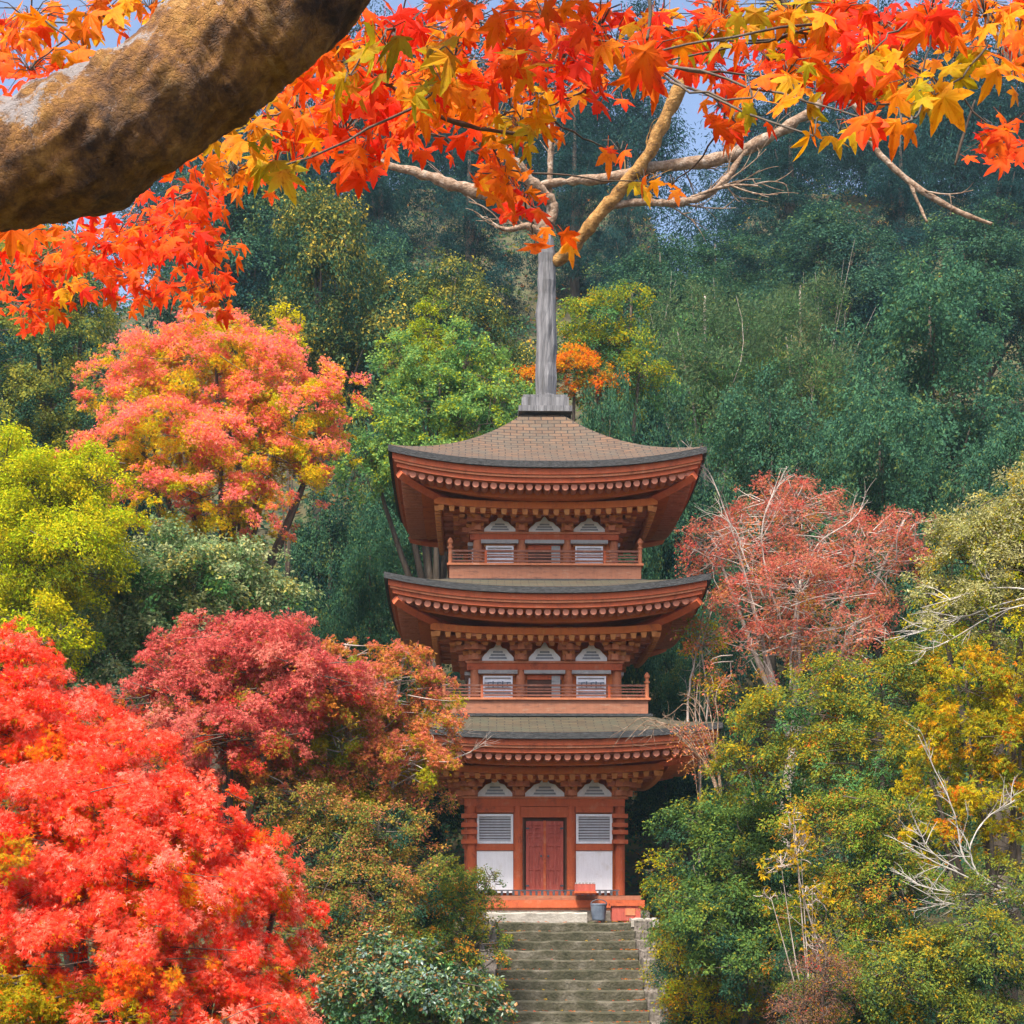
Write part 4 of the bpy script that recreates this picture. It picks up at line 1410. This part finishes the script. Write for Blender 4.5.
# ------------------------------------------------------------------ named trees and shrubs
plant('maple_tree', 'large salmon pink and gold maple glowing above the grey green trees', 'tree',
      [(215, 370, 95, 45), (140, 410, 60, 35, -.5), (290, 410, 68, 45, -.5), (180, 450, 90, 42, -1.2), (270, 470, 75, 40, -1.2), (200, 505, 85, 32, -1.5), (120, 380, 45, 28), (320, 455, 36, 30, -.5), (250, 340, 55, 22, .5), (240, 525, 70, 22, -.8), (185, 385, 60, 40), (230, 430, 70, 40, -.4), (140, 460, 50, 36, -.4), (330, 430, 30, 26), (190, 345, 50, 22, .4), (150, 500, 50, 30, -.8)],
      38, 38000, .12, T_STAR, SALM, GOLD + [(2.4, (.40, .44, .05))], keep=.3, tw=.012, nspray=300, spray=.24, thick=.3, up=.9, out=.6, mixin=.68, inner_at=.76, grow=1.0)
plant('tree', 'yellow green tree along the left edge below the olive tree', 'tree',
      [(40, 510, 70, 52), (0, 470, 50, 40), (70, 560, 65, 55, -.6), (10, 570, 60, 60, -.6), (40, 640, 60, 45, -1), (90, 490, 40, 40)],
      31, 30000, .11, T_KITE, YEL, OLIV, nspray=210, spray=.26, keep=.5)
plant('tree', 'grey green leafy tree between salmon and crimson maples', 'tree',
      [(190, 580, 90, 42), (130, 610, 60, 45), (250, 600, 55, 35), (110, 670, 60, 45, -.7), (180, 640, 60, 40, -.4)],
      33, 17000, .15, T_WIDE, GREY, MIDG, nspray=150, spray=.26, keep=.5)
plant('tree', 'loose olive green tree between the near red leaves and the yellow green tree', 'tree',
      [(50, 310, 60, 40), (20, 355, 60, 40, -.5), (85, 285, 40, 40, .5), (30, 270, 50, 34), (75, 350, 45, 30, -.3), (0, 400, 50, 40, -.8), (60, 410, 60, 40, -.6), (100, 440, 50, 40, -.6)],
      43, 19000, .13, T_WIDE, [(3, (.26, .27, .07)), (3, (.18, .22, .07)), (2, (.36, .33, .08)), (1, (.12, .18, .06))], DKGR, nspray=170, spray=.24, keep=.4)
plant('sapling', 'thin bright yellow sapling rising above the salmon maple', 'sapling',
      [(285, 315, 16, 9), (275, 332, 10, 8), (290, 345, 14, 9), (298, 322, 7, 8)],
      42, 420, .17, T_KITE, [(3, (.62, .52, .02)), (1, (.5, .5, .03))], nspray=26, spray=.5, keep=1, tw=.02, r0=.05, foot=288, up=.8)
plant('tree', 'pale blue green leafy tree left of the top roof', 'tree',
      [(470, 350, 34, 26, .4), (405, 360, 34, 28, .4), (440, 400, 50, 36), (480, 440, 55, 36, -.5), (390, 440, 45, 36, -.5), (500, 395, 36, 34), (430, 470, 60, 30, -.8), (410, 395, 34, 24), (465, 370, 30, 22, .3), (370, 470, 40, 30, -.6)],
      41, 15000, .14, T_WIDE, PALG, MIDG, nspray=200, spray=.24, keep=.5, ragged=.5, up=.4, rnd=.9)
plant('young_tree', 'slender young tree with yellow green top standing in the pale green tree', 'tree',
      [(430, 310, 14, 14), (428, 335, 26, 12), (435, 360, 34, 14), (420, 385, 36, 12)],
      42.5, 2600, .14, T_KITE, [(3, (.27, .33, .05)), (2, (.38, .38, .04)), (1, (.14, .24, .06))], nspray=46, spray=.42, keep=1, r0=.09, foot=431, up=.9)
plant('tree', 'loose yellow green tree behind the grey post', 'tree',
      [(600, 318, 44, 20), (632, 300, 30, 14), (580, 345, 36, 22), (620, 348, 36, 24), (640, 380, 36, 26, -.4)],
      43, 6000, .13, T_KITE, [(2, (.40, .38, .05)), (3, (.24, .30, .06)), (1, (.52, .36, .05)), (2, (.14, .22, .06))], MIDG, nspray=120, spray=.28, keep=.6, ragged=.5)
plant('maple_tree', 'small orange maple low behind the foot of the grey post', 'tree',
      [(575, 372, 34, 22), (530, 380, 20, 14), (600, 390, 28, 18)],
      42, 3600, .11, T_STAR, [(3, (.68, .34, .05)), (2, (.74, .24, .04)), (2, (.56, .40, .05)), (1, (.70, .15, .04))], MIDG, nspray=60, spray=.3, keep=.6)
plant('maple_tree', 'crimson maple in front of the left end of the bottom roof', 'tree',
      [(240, 660, 75, 42), (180, 700, 65, 38, -.4), (290, 690, 75, 45, -.4), (230, 740, 85, 38, -.8), (210, 640, 38, 25)],
      27, 24000, .095, T_STAR, CRIM, [(2, (.50, .21, .06)), (3, (.52, .07, .06)), (1, (.3, .22, .05))], nspray=230, spray=.24, keep=.6, tw=.012, thick=.3, up=.9, mixin=.3)
plant('maple_tree', 'rusty pink maple with bare twig ends touching the pagoda balcony', 'tree',
      [(385, 690, 60, 35), (425, 725, 38, 34), (350, 740, 65, 38, -.3), (330, 700, 50, 35), (395, 768, 55, 32, -.5), (310, 790, 60, 35, -.6), (405, 660, 34, 20), (340, 660, 34, 22)],
      28, 18500, .095, T_STAR, RUST, OLIV, nspray=170, spray=.25, keep=.8, tw=.012, bark='pale_bark', foot=370,
      extra=[(28, [(375, 800, 5), (405, 782, 4), (440, 765, 3.5), (470, 752, 2.5), (478, 745, 1.5)]), (28, [(400, 790, 4), (425, 758, 3), (450, 740, 2), (462, 728, 1.2)])])
plant('maple_tree', 'red maple with pale bare branches right of the upper roofs', 'tree',
      [(790, 520, 66, 40, .8), (735, 560, 55, 40), (710, 545, 34, 26, .2), (860, 560, 66, 42), (905, 530, 32, 24), (800, 600, 80, 40, -.6), (760, 650, 45, 34, -.6), (840, 640, 60, 40, -.8)],
      34, 11500, .088, T_STAR, DKRED, RUST, nspray=230, spray=.22, keep=1.0, tw=.014, bark='pale_bark', foot=790, mixin=.4, shoots=12,
      extra=[(33.4, [(775, 700, 4), (760, 630, 3.4), (735, 540, 2.6), (712, 478, 2), (700, 465, 1)]), (33.2, [(790, 690, 5), (798, 600, 4), (818, 545, 3), (850, 522, 2), (868, 500, 1)]), (33.2, [(790, 650, 4), (768, 580, 3), (762, 530, 2.4), (775, 490, 1.8), (795, 475, 1)]), (33.2, [(765, 600, 4), (745, 560, 3), (735, 530, 2), (720, 515, 1.5)])])
plant('sapling', 'pair of thin bare saplings beside the second storey', 'sapling',
      [(700, 640, 24, 22), (712, 690, 22, 20), (690, 600, 14, 12)], 34.3, 900, .12, T_KITE, OLIV + RUST, nspray=36, spray=.4, keep=.8, r0=.03, bark='pale_bark', foot=700,
      extra=[(34.3, [(690, 760, 4), (688, 700, 4), (697, 650, 3), (704, 610, 2), (708, 590, 1.5)]), (34.3, [(700, 760, 4), (708, 700, 3), (702, 650, 3), (712, 610, 2)])])
plant('tree', 'silvery gold tree with pale twigs at the right edge', 'tree',
      [(985, 560, 62, 50), (1030, 520, 60, 45), (935, 600, 40, 32), (990, 620, 65, 35, -.4), (1040, 590, 50, 50)],
      25, 15000, .09, T_KITE, SILV, OLIV, nspray=150, spray=.25, keep=.8, tw=.009, bark='bark', bare='white_twig', shoots=9, foot=1010,
      extra=[(24.2, [(1060, 590, 3.5), (1010, 602, 3), (960, 618, 2.4), (920, 632, 1.8), (885, 640, 1)]), (24.1, [(1050, 600, 3), (1000, 612, 2.4), (950, 640, 1.8), (915, 655, 1)]), (24.2, [(1030, 590, 3), (990, 588, 2.2), (950, 600, 1.8), (920, 608, 1)])])
plant('tree', 'olive gold tree sloping down from the red maple on the right', 'tree',
      [(880, 690, 72, 40), (800, 720, 70, 36, -.3), (752, 772, 52, 34, -.6), (950, 670, 60, 40), (860, 760, 75, 42, -.8), (1000, 700, 50, 45)],
      28, 24000, .095, T_KITE, [(1.6, (.38, .31, .05)), (3, (.26, .26, .055)), (3, (.16, .215, .055)), (1.2, (.50, .32, .04)), (.4, (.5, .16, .05))], MIDG, nspray=210, spray=.24, keep=.7, tw=.01, mixin=.5)
plant('bush', 'bushy green shrub with layered foliage right of the steps', 'bush',
      [(740, 860, 70, 45), (700, 830, 45, 30), (770, 820, 55, 32), (720, 920, 65, 45, -.5), (790, 900, 50, 40, -.4), (760, 960, 60, 45, -.8)],
      29, 21000, .11, T_KITE, [(4, (.11, .19, .06)), (3, (.155, .225, .06)), (2, (.08, .145, .06)), (1, (.30, .27, .055))], DKGR, nspray=170, spray=.26, keep=.5, parts=SHRUB)
plant('bush', 'olive brown shrub bordering the right edge of the steps', 'bush',
      [(690, 960, 42, 40), (670, 900, 26, 28, .6), (710, 1010, 50, 35, -.5), (660, 870, 20, 20, 1)],
      30, 11000, .085, T_KITE, OLIV + [(2, (.36, .19, .035)), (1, (.45, .17, .03))], DKGR, nspray=110, spray=.27, keep=.5, parts=SHRUB)
plant('bush', 'olive shrub with russet sprays in the middle of the right bank', 'bush',
      [(840, 840, 60, 45), (880, 890, 60, 45, -.3), (830, 930, 60, 40, -.5), (900, 830, 50, 40)],
      26, 15000, .085, T_KITE, [(3, (.22, .25, .055)), (1.4, (.40, .27, .06)), (2.4, (.18, .27, .055)), (.5, (.52, .22, .06))], DKGR, nspray=140, spray=.25, keep=.6, parts=SHRUB)
plant('tree', 'orange leaved tree with white bare branches at the right edge', 'tree',
      [(965, 690, 50, 32, .3), (1015, 690, 44, 34, .3), (970, 740, 58, 34), (1020, 760, 45, 40), (930, 790, 36, 24), (990, 810, 50, 30, -.3), (940, 840, 40, 24, -.3), (1020, 850, 36, 30)],
      22.5, 5600, .11, T_STAR, ORGL, OLIV, nspray=90, spray=.28, keep=1, tw=.008, bark='bark', bare='white_twig', shoots=9, foot=1040, mixin=.4,
      extra=[(21.8, [(1060, 900, 6), (1020, 892, 5), (975, 880, 3.5), (935, 862, 2.4), (905, 845, 1.2)]), (21.8, [(1010, 892, 3.5), (970, 895, 2.6), (930, 888, 1.8), (905, 878, 1)]), (21.7, [(1000, 888, 3.5), (965, 860, 3), (955, 815, 2.2), (935, 770, 1.8), (918, 735, 1)]), (21.7, [(1020, 895, 4), (985, 908, 3), (960, 905, 2), (935, 900, 1.2)]), (21.6, [(980, 880, 4), (970, 850, 3), (985, 820, 2.5), (1015, 800, 2)]), (21.8, [(1030, 900, 4), (1000, 915, 3), (975, 925, 2)]), (21.8, [(960, 870, 3), (930, 850, 2), (915, 820, 1.5)])])
plant('bush', 'low olive green shrub in the bottom right corner', 'bush',
      [(900, 980, 75, 45), (980, 960, 65, 45), (830, 1010, 60, 35), (1010, 900, 50, 38, .6), (950, 1030, 80, 35)],
      21, 19000, .075, T_KITE, [(3, (.20, .235, .055)), (1.6, (.31, .27, .055)), (3, (.13, .19, .055)), (.6, (.48, .28, .05))], DKGR, nspray=170, spray=.24, keep=.6, parts=SHRUB)
plant('bush', 'purplish twiggy shrub at the bottom right of the steps', 'bush',
      [(825, 985, 34, 38), (800, 1015, 34, 28)], 20.3, 2600, .055, T_THIN, [(3, (.20, .10, .085)), (2, (.27, .14, .085)), (1, (.42, .2, .05)), (.3, (.55, .07, .05))], nspray=60, spray=.3, keep=1, tw=.008, parts=SHRUB)
plant('sapling', 'thin sapling with yellow leaves in the right shrubs', 'sapling',
      [(793, 820, 10, 20), (780, 865, 20, 18), (812, 895, 18, 20), (818, 945, 14, 22), (770, 900, 16, 12), (800, 850, 14, 24)],
      24.8, 190, .13, T_STAR, [(3, (.54, .37, .05)), (2, (.46, .28, .05)), (2, (.36, .33, .06))], nspray=46, spray=.45, keep=1, r0=.025, bark='pale_bark', foot=830,
      extra=[(24.8, [(826, 1000, 4), (815, 940, 3), (800, 880, 2.5), (795, 825, 1.5)])])
plant('bush', 'spray of thin brown bare shoots before the right end of the bottom roof', 'bush',
      [(700, 760, 26, 18), (690, 740, 26, 18)], 31, 350, .08, T_KITE, RUST, nspray=26, spray=.4, keep=.6, tw=.006, r0=.02, bark='tan_bark', foot=715, parts=SHRUB, bare='tan_bark', shoots=2,
      extra=[(31, [(720, 800, 3), (712 - i * 2, 770 - i * 2, 2.2), (700 - i * 9, 735 - 3 * i, 1.7), (690 - i * 13, 712 + i * 6, 1.0)]) for i in range(7)] + [(31, [(722, 800, 3), (716, 760, 2), (718 - i * 7, 720 - i * 3, 1.5), (712 - i * 8, 690 + 4 * i, 1)]) for i in range(5)])

plant('bush', 'deep green shrub filling the hollow between the orange leaved tree and the layered shrub', 'bush',
      [(900, 800, 70, 50), (830, 800, 60, 45), (960, 870, 60, 50), (870, 950, 70, 45, -.6), (990, 660, 60, 40), (940, 720, 60, 40)],
      29.5, 13000, .10, T_KITE, MIDG + [(3, (.22, .22, .045)), (2, (.32, .24, .045))], DKGR, nspray=120, spray=.27, keep=.5, parts=SHRUB)
plant('bush', 'reddish brown low shrub between the scarlet maple and the bluish shrub', 'bush',
      [(320, 960, 50, 40), (340, 1010, 50, 36, -.4), (290, 1000, 46, 40, -.3), (370, 940, 46, 34)],
      25, 9000, .085, T_KITE, [(3, (.25, .22, .06)), (2, (.16, .21, .06)), (2, (.40, .20, .08)), (1, (.48, .14, .09))], DKGR, nspray=100, spray=.27, keep=.5, parts=SHRUB)
plant('bush', 'brown and olive shrub under the rusty pink maple', 'bush',
      [(280, 780, 60, 34), (240, 800, 50, 30), (350, 800, 60, 36), (420, 810, 34, 28)],
      27.8, 10000, .09, T_KITE, [(3, (.38, .24, .075)), (2, (.27, .24, .065)), (2, (.50, .20, .11)), (1, (.52, .15, .11))], DKGR, nspray=110, spray=.27, keep=.5, parts=SHRUB)
# left bank
plant('bush', 'olive and russet shrub under the crimson maple', 'bush',
      [(330, 850, 62, 42), (380, 830, 45, 30), (300, 810, 50, 30), (360, 900, 65, 42, -.5), (410, 880, 40, 32), (300, 900, 50, 40, -.5)],
      26, 17000, .085, T_KITE, [(3, (.27, .24, .065)), (1.8, (.42, .25, .075)), (2.4, (.18, .22, .06)), (1.4, (.50, .20, .11))], DKGR, nspray=160, spray=.25, keep=.6, parts=SHRUB)
plant('bush', 'dark green and brown shrub beside the left edge of the steps', 'bush',
      [(430, 930, 46, 40), (468, 960, 36, 36, -.3), (390, 960, 60, 40, -.5), (455, 905, 34, 28, .5), (484, 1005, 26, 32, -.6), (488, 935, 14, 24, .6)],
      29, 15000, .09, T_KITE, [(3, (.15, .22, .055)), (2, (.30, .27, .05)), (2, (.10, .17, .055)), (1.2, (.50, .23, .06))], DKGR, nspray=140, spray=.25, keep=.5, parts=SHRUB)
plant('bush', 'broad leaved shrub with pale bluish leaves at the bottom left of the steps', 'bush',
      [(430, 1000, 60, 34), (370, 1000, 50, 36), (470, 1020, 40, 28), (400, 960, 46, 24, .5)],
      23.5, 6500, .12, T_WIDE, HYDR, MIDG, mat='glossy_leaf', nspray=110, spray=.25, keep=.5, parts=SHRUB, mixin=.7)
plant('bush', 'small green shrub with thin shoots in front of the left plaster panel', 'bush',
      [(470, 895, 26, 22), (440, 880, 24, 22), (492, 880, 14, 12, -.3), (450, 905, 32, 20)],
      32, 4200, .085, T_KITE, [(3, (.16, .20, .045)), (2, (.24, .19, .04)), (1, (.09, .14, .045))], MIDG, nspray=70, spray=.3, keep=.9, parts=SHRUB)
plant('bush', 'low yellow and olive shrub in the bottom left corner', 'bush',
      [(40, 1010, 70, 30), (110, 1020, 50, 22), (20, 985, 40, 20)], 12.5, 2600, .06, T_STAR, [(3, (.40, .32, .035)), (3, (.28, .27, .04)), (2, (.46, .26, .035)), (1, (.6, .14, .04))], OLIV, nspray=60, spray=.3, keep=.6, parts=SHRUB)
plant('maple_tree', 'huge bright scarlet maple filling the bottom left corner', 'tree',
      [(50, 745, 80, 60, .5), (0, 700, 60, 60, .6), (110, 790, 80, 55, .2), (180, 830, 85, 52), (60, 840, 110, 62, -.3), (140, 880, 100, 55, -.4), (230, 880, 70, 50), (275, 930, 52, 42, .2), (120, 950, 120, 50, -.6), (230, 970, 80, 48, -.2), (190, 1020, 120, 42, -.5), (10, 930, 70, 60, -.4), (15, 650, 30, 30, .8), (270, 1010, 50, 40, -.2), (60, 1000, 80, 40, -.3)],
      13.5, 74000, .076, T_FINE, RED, OCH, nspray=420, spray=.22, keep=.5, tw=.005, thick=.32, up=.8, out=.8, mixin=.45, hang=.1, inner_at=.5, fill=.7, grow=1.12)

# ------------------------------------------------------------------ foreground maple: limb, branches, hanging leaves
DL = 3.0
tx, ty = -2.05, 3.1
fm_base = np.array([tx, ty, float(ground(tx, ty)) - 0.1])
fm = thing('maple_tree', 'near old maple whose thick limb and orange leaves hang across the top', 'tree', tuple(fm_base))
rf = np.random.default_rng(3)
lp = [(-560, 1750, 330), (-540, 900, 250), (-480, 480, 215), (-330, 265, 185), (-180, 195, 150), (-60, 170, 132), (0, 164, 124), (60, 152, 122), (120, 124, 123), (180, 84, 124), (232, 40, 126), (285, -5, 128), (350, -75, 118), (450, -190, 100), (600, -300, 80), (800, -380, 60), (1020, -420, 40)]
p, r = px_path(lp, DL, (.1, .1, .1, .1, .05, 0, 0, 0, 0, 0, 0, 0, .05, .3, .7, 1.1, 1.5), sub=24)
sm = rf.normal(size=len(r)) * .03
r = r * (1 + np.convolve(sm, np.ones(7) / 7, 'same') * 2)
tr = G()
pts = p - fm_base
n, sides = len(pts), 120
tan = unit(np.gradient(pts, axis=0))
a = unit(np.cross(tan, np.array([0, 1.0, 0])))
b = np.cross(tan, a)
th = np.linspace(0, 2 * math.pi, sides, endpoint=False)
ii = np.arange(n)[:, None]
lump = 1 + .035 * np.sin(2 * th[None] + ii * .11) + .025 * np.sin(3 * th[None] - ii * .23 + 1) + .018 * np.sin(7 * th[None] + ii * .4) + .004 * rf.normal(size=(n, sides))
for q_ in range(26):                      # ridges, scars and bumps of the old bark
    fu, fv = rf.integers(2, 26), rf.uniform(.05, .55)
    lump = lump + .008 / (1 + .04 * fu) * np.sin(fu * th[None] + fv * ii + 1.6 * np.sin(.13 * ii + q_) + rf.random() * 6.28)
for q_ in range(40):                      # knots
    k0, t0, sz = rf.uniform(0, n), rf.uniform(0, 6.28), rf.uniform(2, 7)
    dth = (th[None] - t0 + math.pi) % (2 * math.pi) - math.pi
    lump = lump + rf.uniform(-.04, .05) * np.exp(-((ii - k0) / sz) ** 2 - (dth / (.035 * sz)) ** 2)
v = pts[:, None] + (r[:, None] * lump)[..., None] * (np.cos(th)[None, :, None] * a[:, None] + np.sin(th)[None, :, None] * b[:, None])
i_, j_ = np.meshgrid(np.arange(n - 1), np.arange(sides), indexing='ij')
q = np.stack([i_ * sides + j_, i_ * sides + (j_ + 1) % sides, (i_ + 1) * sides + (j_ + 1) % sides, (i_ + 1) * sides + j_], -1).reshape(-1, 4)
tr.add(v.reshape(-1, 3), q)
tr.build('trunk', M['limb'], fm, smooth=True)

NR = [(5, (.80, .065, .022)), (3.4, (.82, .115, .03)), (1.8, (.82, .20, .04)), (.4, (.80, .36, .05))]
NO = [(4, (.82, .22, .03)), (3, (.82, .31, .04)), (2, (.82, .12, .03)), (1.6, (.74, .46, .06))]
NG = [(2.4, (.52, .38, .05)), (3, (.36, .36, .055)), (3, (.76, .36, .05)), (1, (.80, .26, .03))]
# hanging clusters: px, py, spread x, spread y, distance, leaf count, palette
CL = []
for row in [
    # top left, behind the limb
    (30, 20, 45, 24, 4.2, 26, NO), (100, 15, 40, 22, 4.4, 20, NO), (30, 70, 30, 22, 4.6, 18, NR), (85, 60, 26, 18, 4.0, 12, NO), (150, 8, 26, 12, 4.4, 10, NO), (8, 45, 26, 30, 5.0, 16, NR),
    # left below the limb (smaller, farther)
    (30, 265, 45, 32, 6.2, 60, NR), (90, 250, 50, 30, 6.0, 60, NR), (150, 220, 45, 30, 5.6, 55, NR), (200, 195, 34, 26, 5.2, 40, NR), (130, 275, 50, 22, 6.0, 46, NR), (205, 250, 28, 16, 5.6, 22, NR), (212, 288, 24, 20, 5.8, 34, NR), (25, 310, 34, 16, 6.4, 26, NR), (150, 300, 22, 10, 6.2, 10, NR), (20, 240, 26, 16, 4.2, 5, NO), (60, 290, 30, 16, 6.4, 24, NO), (235, 170, 30, 24, 4.6, 22, NO), (180, 235, 24, 24, 5.0, 20, NR),
    # under the limb, the big yellow green sprays
    (255, 140, 24, 22, 3.5, 8, NG), (275, 168, 16, 16, 3.2, 5, NG), (240, 120, 26, 22, 3.8, 10, NG), (300, 95, 34, 30, 4.0, 28, NO), (340, 60, 34, 30, 4.0, 26, NO), (290, 130, 34, 26, 4.2, 22, NR), (345, 130, 40, 30, 4.3, 36, NR), (330, 20, 30, 24, 3.8, 14, NO),
    # top band, centre
    (350, 75, 24, 18, 3.6, 8, NG), (430, 95, 24, 18, 3.7, 9, NG), (425, 60, 26, 18, 3.7, 8, NG), (520, 60, 22, 16, 3.7, 6, NG), (615, 45, 20, 14, 3.6, 5, NO), (700, 40, 20, 14, 3.6, 6, NG), (785, 75, 24, 18, 3.5, 8, NG), (870, 55, 24, 18, 3.5, 8, NG), (400, 30, 44, 28, 3.8, 30, NR), (385, 85, 44, 30, 4.0, 38, NR), (440, 75, 44, 32, 4.0, 40, NO), (410, 125, 40, 24, 4.4, 30, NR), (360, 165, 26, 16, 4.2, 14, NR), (470, 20, 46, 24, 3.8, 30, NR), (500, 70, 40, 30, 4.1, 34, NR), (470, 115, 36, 24, 4.3, 26, NO), (520, 130, 26, 24, 4.2, 18, NG), (505, 185, 26, 18, 4.4, 20, NO), (495, 165, 20, 20, 4.6, 14, NR), (545, 20, 44, 26, 3.9, 28, NR), (560, 60, 36, 24, 4.1, 24, NR), (590, 85, 24, 18, 4.2, 13, NR), (600, 25, 40, 22, 3.9, 24, NR), (455, 55, 26, 22, 3.5, 7, NG), (540, 105, 20, 16, 4.3, 10, NO), (385, 45, 26, 20, 3.5, 6, NG), (560, 100, 22, 16, 4.4, 8, NO),
    # sparser centre right
    (645, 60, 22, 22, 3.4, 9, NR), (660, 25, 34, 18, 4.0, 14, NR), (720, 20, 34, 18, 3.9, 18, NR), (710, 65, 30, 22, 4.1, 16, NR), (725, 110, 22, 18, 4.2, 11, NR), (752, 98, 18, 18, 3.1, 4, NG), (730, 130, 14, 10, 4.4, 6, NR), (770, 60, 34, 26, 3.9, 22, NR), (790, 15, 40, 20, 3.8, 24, NG), (810, 55, 34, 28, 3.9, 26, NO), (835, 20, 36, 20, 3.7, 20, NR), (850, 75, 34, 26, 3.8, 24, NR), (880, 30, 36, 24, 3.8, 22, NR), (900, 65, 30, 26, 3.9, 18, NO), (915, 90, 26, 22, 3.6, 9, NG), (930, 20, 30, 20, 3.6, 16, NR), (960, 60, 26, 26, 3.7, 9, NG), (985, 15, 36, 18, 3.5, 16, NO), (1010, 70, 22, 26, 3.2, 6, NG), (1000, 140, 30, 22, 4.0, 18, NR), (1020, 40, 24, 22, 3.6, 10, NO),
    # single big hanging leaves
    (814, 136, 7, 8, 3.0, 2, NO), (862, 118, 16, 10, 3.2, 5, NR), (902, 124, 8, 7, 3.1, 2, NO), (935, 95, 16, 14, 3.4, 5, NG), (840, 130, 14, 6, 3.6, 3, NG), (1000, 65, 9, 8, 3.0, 2, NO), (645, 55, 14, 10, 3.0, 3, NR),
    # a few on the branches by the post
    (620, 150, 10, 6, 4.6, 3, NO), (645, 182, 16, 8, 4.6, 5, NG), (672, 185, 10, 5, 4.4, 2, NO), (535, 240, 8, 8, 4.8, 2, NO), (562, 240, 10, 12, 5.0, 4, NO), (525, 200, 18, 14, 4.6, 9, NR)]:
    CL.append(row)
lg = G()
tg = G()
for (px, py, sx, sy, d, n, pal) in CL:
    n = int(n * 1.45) if n > 8 else n
    q = rf.normal(size=(n, 2)) * .55
    dd = d + rf.normal(size=n) * .22
    pos = np.array([at(px + q[i, 0] * sx * 1.1, py + q[i, 1] * sy * 1.1, dd[i]) for i in range(n)])
    # blades hang and turn most faces outwards
    nn = unit(np.c_[rf.normal(size=n) * .55, -0.75 + rf.normal(size=n) * .45, .45 + rf.normal(size=n) * .45])
    di = unit(np.c_[rf.normal(size=n) * .55, -.15 + rf.normal(size=n) * .3, np.full(n, -.9)])
    size = rf.uniform(.030, .064, n) * (1.25 if n < 8 else 1.0)
    base = pick(rf, pal, 1)
    col = pick(rf, pal, n)
    same = rf.random(n) < .4
    col[same] = base
    heart = np.clip(col * .62 + pick(rf, [(3, (.78, .26, .04)), (1.5, (.70, .42, .06)), (3, (.76, .07, .03)), (.6, (.40, .36, .05))], n) * .38, 0, .9)
    ti = rf.integers(0, 5, n)
    lc = np.clip(col * rf.uniform(.8, 1.15, (n, 1)), 0, .9)
    for t_ in range(5):
        m_ = ti == t_
        if m_.any():
            leaves(lg, pos[m_] - fm_base, nn[m_], di[m_], size[m_], T_MAPLES[t_], lc[m_], heart[m_])
    # the twig that carries the cluster, from a branch above the picture
    c = at(px, py, d)
    # joins the nearest cluster that hangs higher, or a branch over the picture
    best, bd = None, 1e9
    for o2 in CL:
        if o2[1] < py - 8 and o2[5] > 8:
            e2 = np.linalg.norm(at(o2[0], o2[1], o2[4]) - c)
            if e2 < bd:
                best, bd = o2, e2
    if py < 32 or best is None:
        up_ = c + np.array([rf.normal() * .12, rf.normal() * .1, .26])
    else:
        up_ = at(best[0], best[1], best[4])
    mid = (c + up_) / 2 + rf.normal(size=3) * .035 + np.array([0, 0, .02])
    tg.tube(bez(up_, mid, c, 9) - fm_base + np.vstack([np.zeros(3), rf.normal(size=(7, 3)) * .004, np.zeros(3)]), np.linspace(.0032, .0018, 9), 5, cap=False)
    for i in range(min(n, 24)):
        e = pos[i] - di[i] * size[i] * .5
        tg.tube([c + (e - c) * .1 - fm_base, (c + e) / 2 + np.array([0, 0, .015]) - fm_base, e - fm_base], [.0016, .0013, .001], 3, cap=False)
lg.build('crown', M['near_leaf'], fm, colname='leaf_colour')
# bearing branches: above the frame and a few seen among the leaves
for pts, d0 in [([(420, -150, 50), (520, -130, 34), (640, -140, 28), (800, -120, 22), (980, -130, 14)], 3.8),
                ([(330, -60, 50), (360, -40, 30), (400, -60, 18), (560, -110, 14), (700, -100, 10)], 3.3),
                ([(-330, 265, 90), (-220, 120, 55), (-90, 40, 36), (40, -60, 24), (200, -120, 14)], 4.3)]:
    pth, rr = px_path(pts, d0, np.linspace(DL - d0, 0, len(pts)), sub=6)
    tg.tube(pth - fm_base, rr, 8)
for pts, d0 in [([(310, 52, 5), (345, 62, 5), (385, 82, 5), (430, 112, 4.5), (478, 128, 4), (530, 135, 3)], 4.0),
                ([(318, 55, 4), (335, 66, 4), (338, 85, 3), (328, 118, 2)], 4.0),
                ([(985, -60, 8), (968, -5, 7), (955, 40, 6), (950, 52, 4)], 3.8), ([(975, 100, 2), (962, 140, 3), (955, 165, 2)], 4.0),
                ([(760, -60, 7), (790, 15, 7), (808, 20, 6), (822, 5, 5)], 3.9), ([(1030, 90, 6), (1022, 60, 6), (1000, 10, 5)], 3.4),
                ([(640, -60, 5), (650, 5, 4), (647, 40, 3)], 3.2)]:
    pth, rr = px_path(pts, d0, sub=6, jit=.1, rng=rf)
    tg.tube(pth - fm_base, rr, 7)
tg.build('branch', M['bark'], fm, smooth=True)

# ------------------------------------------------------------------ air
hz = G().box(0, 180, 34, 660, 500, 90).build('haze', M['haze'])
tag(hz, kind='stuff')
